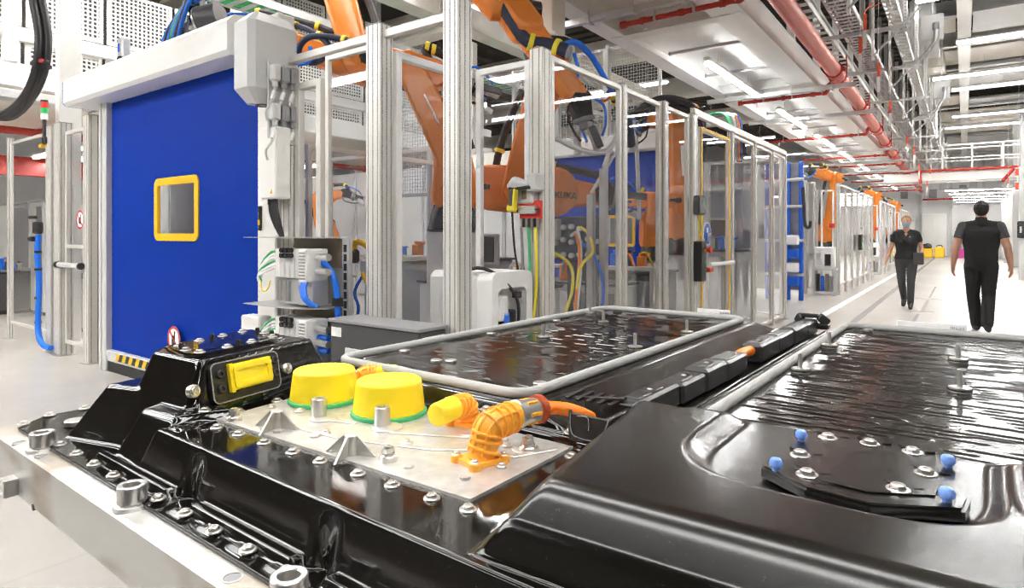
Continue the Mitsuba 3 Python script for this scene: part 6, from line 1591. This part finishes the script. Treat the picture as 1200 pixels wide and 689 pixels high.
for (yc, nm, n, w) in CELL:
    xf = -2.28
    post(-2.96, yc, f'aluminium post at the left front of the {nm} robot cell along the aisle', 0.07, h=2.6)
    post(-2.715, yc, f'aluminium post left of the white frame at the front of the {nm} robot cell', 0.05, h=2.4)
    post(xf, yc, f'aluminium corner post of the {nm} robot cell along the aisle', 0.08, h=2.5)
    panel((-2.92, yc), (-2.75, yc), f'narrow clear screen at the front of the {nm} robot cell', 0.12, 2.55, 0.04)
    k = thing('front_gate', f'white frame with a red block at the front of the {nm} robot cell', 'frame')
    part(k, 'frame', G().prism(ring_poly(-2.63, -2.36, 0.0, 2.36, 0.01, 0.035), -0.03, 0.03, (0, yc, 0), (1, 0, 0), (0, 0, 1)), 'pure_white', False)
    part(k, 'red_block', G().box(-2.45, -2.35, yc - 0.08, yc - 0.03, 1.50, 1.60, 0.01), 'red_paint')
    k = thing('white_unit', f'white valve cabinet on a frame at the front of the {nm} robot cell', 'cabinet')
    part(k, 'body', G().box(-2.72, -2.30, yc - 0.32, yc - 0.10, 0.62, 1.08, 0.02), 'pure_white')
    part(k, 'opening', G().box(-2.50, -2.38, yc - 0.325, yc - 0.31, 0.66, 0.92, 0.005), 'black_plastic')
    part(k, 'valve', G().box(-2.66, -2.58, yc - 0.34, yc - 0.32, 0.8, 0.95, 0.01), 'light_grey_paint')
    part(k, 'frame', G().box(-2.76, -2.26, yc - 0.36, yc - 0.32, 0.04, 0.09).box(-2.76, -2.26, yc - 0.36, yc - 0.08, 0.56, 0.62).box(-2.76, -2.71, yc - 0.36, yc - 0.32, 0.0, 0.6).box(-2.31, -2.26, yc - 0.36, yc - 0.32, 0.0, 0.6).box(-2.31, -2.26, yc - 0.10, yc - 0.06, 0.0, 0.6).box(-2.76, -2.71, yc - 0.10, yc - 0.06, 0.0, 0.6), 'light_grey_paint', False)
    for i in range(4):
        part(k, 'lower_unit', G().box(-2.68 + i * 0.09, -2.61 + i * 0.09, yc - 0.30, yc - 0.18, 0.09, 0.48 - 0.05 * (i % 2), 0.01), ('black_plastic', 'signal_blue', 'steel_brown', 'mid_grey')[i])
    robot(f'orange robot with black hoses at the front of the {nm} robot cell', (-2.75, yc + 1.3, 1.6), (-2.60, yc + 1.2, 2.75), (-2.95, yc + 0.6, 2.85), (-3.08, yc + 0.35, 2.70), ('floor', -2.8, yc + 1.45), sc=0.95)
    for i in range(n):
        a = yc + 0.05 + i * w
        panel((xf, a), (xf, a + w - 0.08), f'{("first", "second", "third", "fourth", "fifth", "sixth")[i]} clear aisle screen of the {nm} robot cell', 0.22, 2.5, 0.04)
        post(xf, a + w - 0.04, f'aluminium post after the {("first", "second", "third", "fourth", "fifth", "sixth")[i]} aisle screen of the {nm} robot cell', 0.06, h=2.52, n=1)
    k = thing('cell_lock', f'black lock box with a green lamp on the aisle screen of the {nm} robot cell', 'lock')
    part(k, 'body', G().box(xf + 0.04, xf + 0.12, yc + 2.9, yc + 3.15, 0.95, 1.35, 0.01), 'black_plastic')
    part(k, 'lamp', G().box(xf + 0.12, xf + 0.125, yc + 3.0, yc + 3.12, 1.0, 1.15), 'green_lens', False)

# ---------------------------------------------------------------- people
_ICO = trimesh.creation.icosphere(2, 1.0).vertices


def ball(p, r):
    r = np.broadcast_to(r, (3,))
    return _ICO * r + V(*p)


def bone(p, q, r, r2=None):
    return m3.Manifold.hull_points(np.vstack([ball(p, r), ball(q, r if r2 is None else r2)]).astype(np.float32))


def blob(*pr):
    return m3.Manifold.hull_points(np.vstack([ball(p, r) for p, r in pr]).astype(np.float32))


def fuse(bones, ref=0.014, it=8):
    m = m3.Manifold.batch_boolean(bones, m3.OpType.Add).refine_to_length(ref)
    q = m.to_mesh()
    t = trimesh.Trimesh(np.array(q.vert_properties[:, :3]), np.array(q.tri_verts), process=True)
    trimesh.smoothing.filter_taubin(t, 0.5, -0.53, it)
    return t


def hand(wrist, elbow, s, curl=0.5, scale=1.0):
    """Palm, four fingers and a thumb hanging from the wrist; s = +1 right, -1 left."""
    d = unit(V(*wrist) - V(*elbow))
    f = unit(V(0, 1, 0) - d * d[1])           # towards the thumb
    n = np.cross(d, f) * s                    # palm side: inwards
    n = n if n[0] * s < 0 else -n
    w = V(*wrist)
    P = lambda a, b, c: w + (d * a + f * b + n * c) * scale
    out = [blob((P(0, 0, 0), 0.026 * scale), (P(0.085, 0.026, 0), 0.014 * scale), (P(0.085, -0.028, 0), 0.013 * scale), (P(0.03, 0.022, 0), 0.017 * scale))]
    for b, L in ((0.030, 0.072), (0.010, 0.080), (-0.010, 0.074), (-0.029, 0.058)):
        p0 = P(0.082, b, 0)
        p1 = P(0.082 + L * 0.45, b, 0.010 + curl * 0.012)
        p2 = P(0.082 + L * 0.75, b, 0.010 + curl * 0.030)
        p3 = P(0.082 + L * 0.92, b, 0.012 + curl * 0.050)
        out += [bone(p0, p1, 0.0098 * scale, 0.009 * scale), bone(p1, p2, 0.009 * scale, 0.0085 * scale), bone(p2, p3, 0.0085 * scale, 0.0075 * scale)]
    t0, t1, t2 = P(0.02, 0.026, 0.004), P(0.055, 0.055, 0.018), P(0.088, 0.060, 0.028)
    out += [bone(t0, t1, 0.014 * scale, 0.0105 * scale), bone(t1, t2, 0.0105 * scale, 0.008 * scale)]
    return out


def cut(m, z=None, above=True, p=None, n=None):
    if z is not None:
        return m.trim_by_plane([0, 0, 1 if above else -1], z if above else -z)
    n = unit(n)
    return m.trim_by_plane(n.tolist(), float(n @ V(*p)))


def person(label, at, face, H, woman, legs, arms, mats, hair):
    """Local frame: x right, y forward, z up, for a height of 1.80 m, scaled to H."""
    k = thing('person', label, 'person')
    M = T().translate([at[0], at[1], 0]).rotate([0, 0, 1], face).scale(H / 1.80)
    sw, hw = (0.165, 0.095) if woman else (0.195, 0.088)       # shoulder and hip half widths
    cr, wr, hr = (0.100, 0.083, 0.118) if woman else (0.122, 0.108, 0.112)
    trunk = [blob(((-sw + 0.02, -0.01, 1.455), 0.052), ((sw - 0.02, -0.01, 1.455), 0.052), ((-0.085, 0.0, 1.30), cr), ((0.085, 0.0, 1.30), cr)),
             blob(((-0.085, 0.0, 1.30), cr), ((0.085, 0.0, 1.30), cr), ((-0.06, 0, 1.10), wr), ((0.06, 0, 1.10), wr)),
             blob(((-0.06, 0, 1.10), wr), ((0.06, 0, 1.10), wr), ((-hw * 0.75, -0.01, 0.965), hr), ((hw * 0.75, -0.01, 0.965), hr)),
             blob(((-hw * 0.75, -0.01, 0.965), hr), ((hw * 0.75, -0.01, 0.965), hr), ((-hw, -0.01, 0.90), 0.095), ((hw, -0.01, 0.90), 0.095)),
             blob(((0, -0.02, 1.50), 0.055), ((-sw + 0.05, -0.015, 1.47), 0.035), ((sw - 0.05, -0.015, 1.47), 0.035))]
    if woman:
        trunk += [blob(((-0.062, 0.065, 1.29), 0.062), ((-0.07, 0.02, 1.32), 0.08)), blob(((0.062, 0.065, 1.29), 0.062), ((0.07, 0.02, 1.32), 0.08))]
    else:
        trunk += [blob(((-0.13, -0.045, 1.36), 0.075), ((0.13, -0.045, 1.36), 0.075), ((0, -0.03, 1.2), 0.09))]
    neck = [bone((0, -0.02, 1.47), (0, 0.0, 1.60), 0.052 if woman else 0.060)]
    head = [blob(((0, -0.015, 1.705), (0.078, 0.095, 0.092)), ((0, 0.02, 1.69), (0.072, 0.08, 0.085))),
            blob(((0, 0.02, 1.66), (0.066, 0.07, 0.07)), ((0, 0.055, 1.595), (0.034, 0.03, 0.03)), ((0.03, 0.02, 1.605), 0.032), ((-0.03, 0.02, 1.605), 0.032)),
            blob(((0, 0.095, 1.69), (0.010, 0.010, 0.012)), ((0, 0.112, 1.655), (0.014, 0.012, 0.011)), ((0, 0.09, 1.65), (0.017, 0.012, 0.01))),
            blob(((0, 0.085, 1.622), (0.024, 0.012, 0.007)), ((0, 0.075, 1.615), (0.022, 0.012, 0.012)))]
    for s in (-1, 1):
        head.append(blob(((s * 0.080, -0.005, 1.685), (0.010, 0.018, 0.026)), ((s * 0.074, 0.0, 1.66), (0.008, 0.012, 0.018))))
    limbs, leg_b, sleeve_b, hands = [], [], [], []
    for s in (-1, 1):
        e, w = arms[s]
        sh = (s * sw, -0.01, 1.445)
        f = 0.88 if woman else 1.05
        up_ = bone(sh, e, 0.058 * f, 0.042 * f)
        fore = blob((e, 0.041 * f), (tuple(V(*e) * 0.65 + V(*w) * 0.35), 0.043 * f), (w, 0.027 * f))
        limbs += [up_, fore]
        hands += hand(w, e, s, 0.5, 0.9 if woman else 1.02)
        sleeve_b.append(cut(bone(sh, e, 0.058 * f + 0.016, 0.042 * f + 0.022), p=V(*sh) * 0.42 + V(*e) * 0.58, n=V(*sh) - V(*e)))
        kn, an, toe = legs[s]
        hip = (s * hw, -0.01, 0.90)
        limbs += [bone(hip, kn, 0.088, 0.056), blob((kn, 0.055), (tuple(V(*kn) * 0.7 + V(*an) * 0.3 + V(0, -0.015, 0)), 0.056), (an, 0.036)), bone(an, toe, 0.034, 0.026)]
        lo = 0.008 if woman else 0.020
        leg_b += [bone(hip, kn, 0.090 + lo, 0.057 + lo), blob((kn, 0.057 + lo), (tuple(V(*kn) * 0.7 + V(*an) * 0.3 + V(0, -0.012, 0)), 0.057 + lo), (an, 0.040 + lo * 1.6))]
    part(k, 'body', fuse(trunk + neck + head + limbs + hands, 0.014, 5), 'skin', True, M)
    g = 0.014
    shirt = [blob(((-sw + 0.02, -0.01, 1.455), 0.052 + g), ((sw - 0.02, -0.01, 1.455), 0.052 + g), ((-0.085, 0.0, 1.30), cr + g), ((0.085, 0.0, 1.30), cr + g)),
             blob(((-0.085, 0.0, 1.30), cr + g), ((0.085, 0.0, 1.30), cr + g), ((-0.06, 0, 1.10), wr + g * 1.4), ((0.06, 0, 1.10), wr + g * 1.4)),
             cut(blob(((-0.06, 0, 1.10), wr + g * 1.4), ((0.06, 0, 1.10), wr + g * 1.4), ((-hw * 0.75, -0.01, 0.965), hr + g), ((hw * 0.75, -0.01, 0.965), hr + g)), 0.955 if woman else 0.985),
             blob(((0, -0.02, 1.485), 0.058 + g), ((-sw + 0.05, -0.015, 1.47), 0.035 + g), ((sw - 0.05, -0.015, 1.47), 0.035 + g))]
    if woman:
        shirt += [blob(((-0.062, 0.065, 1.29), 0.062 + g), ((-0.07, 0.02, 1.32), 0.08 + g)), blob(((0.062, 0.065, 1.29), 0.062 + g), ((0.07, 0.02, 1.32), 0.08 + g))]
        vee = m3.Manifold.hull_points(np.array([(-0.075, 0.02, 1.56), (0.075, 0.02, 1.56), (0, 0.06, 1.385), (-0.075, 0.3, 1.56), (0.075, 0.3, 1.56), (0, 0.3, 1.385)], np.float32))
    else:
        shirt += [blob(((-0.13, -0.045, 1.36), 0.075 + g), ((0.13, -0.045, 1.36), 0.075 + g), ((0, -0.03, 1.2), 0.09 + g))]
        vee = bone((0, 0.0, 1.535), (0, 0, 1.75), 0.056, 0.10)
    body = m3.Manifold.batch_boolean(shirt, m3.OpType.Add)
    sl = m3.Manifold.batch_boolean(sleeve_b, m3.OpType.Add)
    hole = bone((0, -0.012, 1.50), (0, 0.01, 1.62), 0.056 if woman else 0.064)
    if woman:
        sh_m = fuse([(body + sl) - vee - hole], 0.014, 5)
        part(k, 'shirt', sh_m, mats['shirt'], True, M, label='black short-sleeved T-shirt with V-neck')
        part(k, 'badge', G().prism([(-0.09, 0), (-0.06, 0), (-0.065, 0.010), (-0.07, 0.022), (-0.08, 0.022), (-0.085, 0.010)], 0, 0.003, (0, 0.128, 1.378), (1, 0, 0), (0, 0, 1)), 'pure_white', False, M, label='small white mark on the chest')
    else:
        part(k, 'shirt', fuse([body - hole], 0.014, 5), mats['shirt'], True, M, label='black polo shirt with grey sleeves')
        for q in sleeve_b:
            part(k, 'sleeve', fuse([q - body], 0.014, 3), mats['sleeve'], True, M, label='grey short sleeve')
        part(k, 'collar', fuse([(bone((0, -0.022, 1.485), (0, -0.01, 1.545), 0.078, 0.070) - bone((0, -0.022, 1.45), (0, 0.0, 1.64), 0.060, 0.062)) - m3.Manifold.hull_points(np.array([(-0.03, 0.0, 1.6), (0.03, 0.0, 1.6), (0, 0.03, 1.44), (-0.05, 0.2, 1.6), (0.05, 0.2, 1.6), (0, 0.2, 1.44)], np.float32))], 0.01, 3), mats['shirt'], True, M)
    tr = [cut(blob(((-hw * 0.75, -0.01, 0.965), hr + 0.010), ((hw * 0.75, -0.01, 0.965), hr + 0.010), ((-hw, -0.01, 0.90), 0.100), ((hw, -0.01, 0.90), 0.100)), 1.03, False)] + leg_b
    part(k, 'trousers', fuse([cut(m3.Manifold.batch_boolean(tr, m3.OpType.Add), 0.055)], 0.014, 5), mats['trousers'], True, M, label='dark grey tight jeans' if woman else 'loose black trousers')
    for s in (-1, 1):
        kn, an, toe = legs[s]
        a, t = V(*an), V(*toe)
        dirn = unit(V(t[0] - a[0], t[1] - a[1], 0))
        heel = a - dirn * 0.045
        sh_ = blob((tuple(a), 0.050), ((heel[0], heel[1], a[2] - 0.045), 0.036), ((t[0], t[1], t[2] - 0.005), 0.036), (tuple(t + dirn * 0.05 + V(0, 0, -0.008)), 0.030))
        zmin = min(heel[2], t[2]) - 0.2
        part(k, 'shoe', fuse([sh_], 0.012, 4), 'black_rubber', True, M, label='dark shoe')
    if hair == 'short':
        hm = blob(((0, -0.022, 1.712), (0.088, 0.102, 0.095)), ((0, -0.045, 1.66), (0.078, 0.07, 0.07)))
        fc = m3.Manifold.hull_points(np.array([(x, y, z) for x in (-0.2, 0.2) for (y, z) in ((0.062, 1.745), (0.02, 1.66), (0.02, 1.5), (0.3, 1.5), (0.3, 1.76))], np.float32))
        hm = cut(hm - fc, 1.585)
        part(k, 'hair', fuse([hm], 0.012, 4), 'hair_dark', True, M, label='short dark hair')
    else:
        hm = blob(((0, -0.02, 1.712), (0.088, 0.103, 0.097)), ((0, -0.045, 1.66), (0.080, 0.072, 0.07)))
        fc = m3.Manifold.hull_points(np.array([(x, y, z) for x in (-0.2, 0.2) for (y, z) in ((0.058, 1.765), (0.015, 1.69), (0.005, 1.5), (0.3, 1.5), (0.3, 1.78))], np.float32))
        hm = cut(hm - fc, 1.60)
        part(k, 'hair', fuse([hm, blob(((0, -0.125, 1.70), 0.038), ((0, -0.11, 1.69), 0.03))], 0.012, 4), 'hair_blond', True, M, label='dark blond hair tied back')
        mk = blob(((0, 0.105, 1.655), (0.022, 0.016, 0.012)), ((0.045, 0.070, 1.648), 0.016), ((-0.045, 0.070, 1.648), 0.016), ((0, 0.085, 1.590), (0.034, 0.022, 0.014)), ((0.042, 0.05, 1.598), 0.016), ((-0.042, 0.05, 1.598), 0.016))
        q = part(k, 'face_mask', fuse([mk], 0.010, 3), 'mask_blue', True, M, label='light blue face mask')
        g = G()
        for s in (-1, 1):
            g.tube([(s * 0.052, 0.07, 1.655), (s * 0.074, 0.03, 1.672), (s * 0.083, -0.01, 1.69)], 0.003, 5).tube([(s * 0.05, 0.055, 1.60), (s * 0.074, 0.02, 1.63), (s * 0.083, -0.01, 1.665)], 0.003, 5)
        part(q, 'ear_loop', g, 'pure_white', 60, M, kind='stuff')
    for s in (-1, 1):
        e = part(k, 'eye', G().mesh(trimesh.Trimesh(ball((s * 0.031, 0.084, 1.690), (0.013, 0.008, 0.008)), trimesh.creation.icosphere(2).faces)), 'pure_white', True, M)
        part(e, 'iris', G().mesh(trimesh.Trimesh(ball((s * 0.031, 0.0905, 1.690), (0.006, 0.003, 0.006)), trimesh.creation.icosphere(2).faces)), 'hair_dark', True, M)
        part(k, 'eyebrow', G().tube([(s * 0.016, 0.093, 1.712), (s * 0.032, 0.092, 1.717), (s * 0.048, 0.080, 1.712)], 0.004, 6), 'hair_dark' if hair == 'short' else 'hair_blond', 60, M)
    return k, M


# the man, walking away
person('man in a black polo shirt and black trousers walking away down the aisle', (0.19, 10.88), 2, 1.82, False,
       {-1: ((-0.085, 0.10, 0.49), (-0.045, 0.06, 0.09), (-0.06, 0.19, 0.035)), 1: ((0.085, 0.02, 0.49), (0.055, -0.20, 0.13), (0.075, -0.09, 0.04))},
       {-1: ((-0.285, -0.05, 1.16), (-0.315, 0.04, 0.90)), 1: ((0.285, -0.06, 1.16), (0.325, 0.03, 0.90))},
       {'shirt': 'fabric_black', 'sleeve': 'fabric_grey', 'trousers': 'fabric_black'}, 'short')
# the woman, coming nearer
kw, MW = person('woman in black T-shirt and light blue mask walking nearer with a dark folder', (-0.86, 13.45), 178, 1.70, True,
                {-1: ((-0.085, 0.10, 0.49), (-0.07, 0.02, 0.10), (-0.08, 0.14, 0.035)), 1: ((0.075, 0.02, 0.49), (0.055, -0.20, 0.17), (0.06, -0.12, 0.06))},
                {-1: ((-0.25, -0.03, 1.17), (-0.245, 0.085, 0.965)), 1: ((0.26, -0.04, 1.17), (0.325, 0.05, 0.93))},
                {'shirt': 'fabric_black', 'trousers': 'jeans_grey'}, 'tied')
k = thing('folder', 'dark folder held flat against the hip by the walking woman', 'folder')
put(k, G().box(-0.30, -0.125, 0.150, 0.175, 0.86, 1.09, 0.006, rot=0.35), 'dark_grey_paint', M=MW)
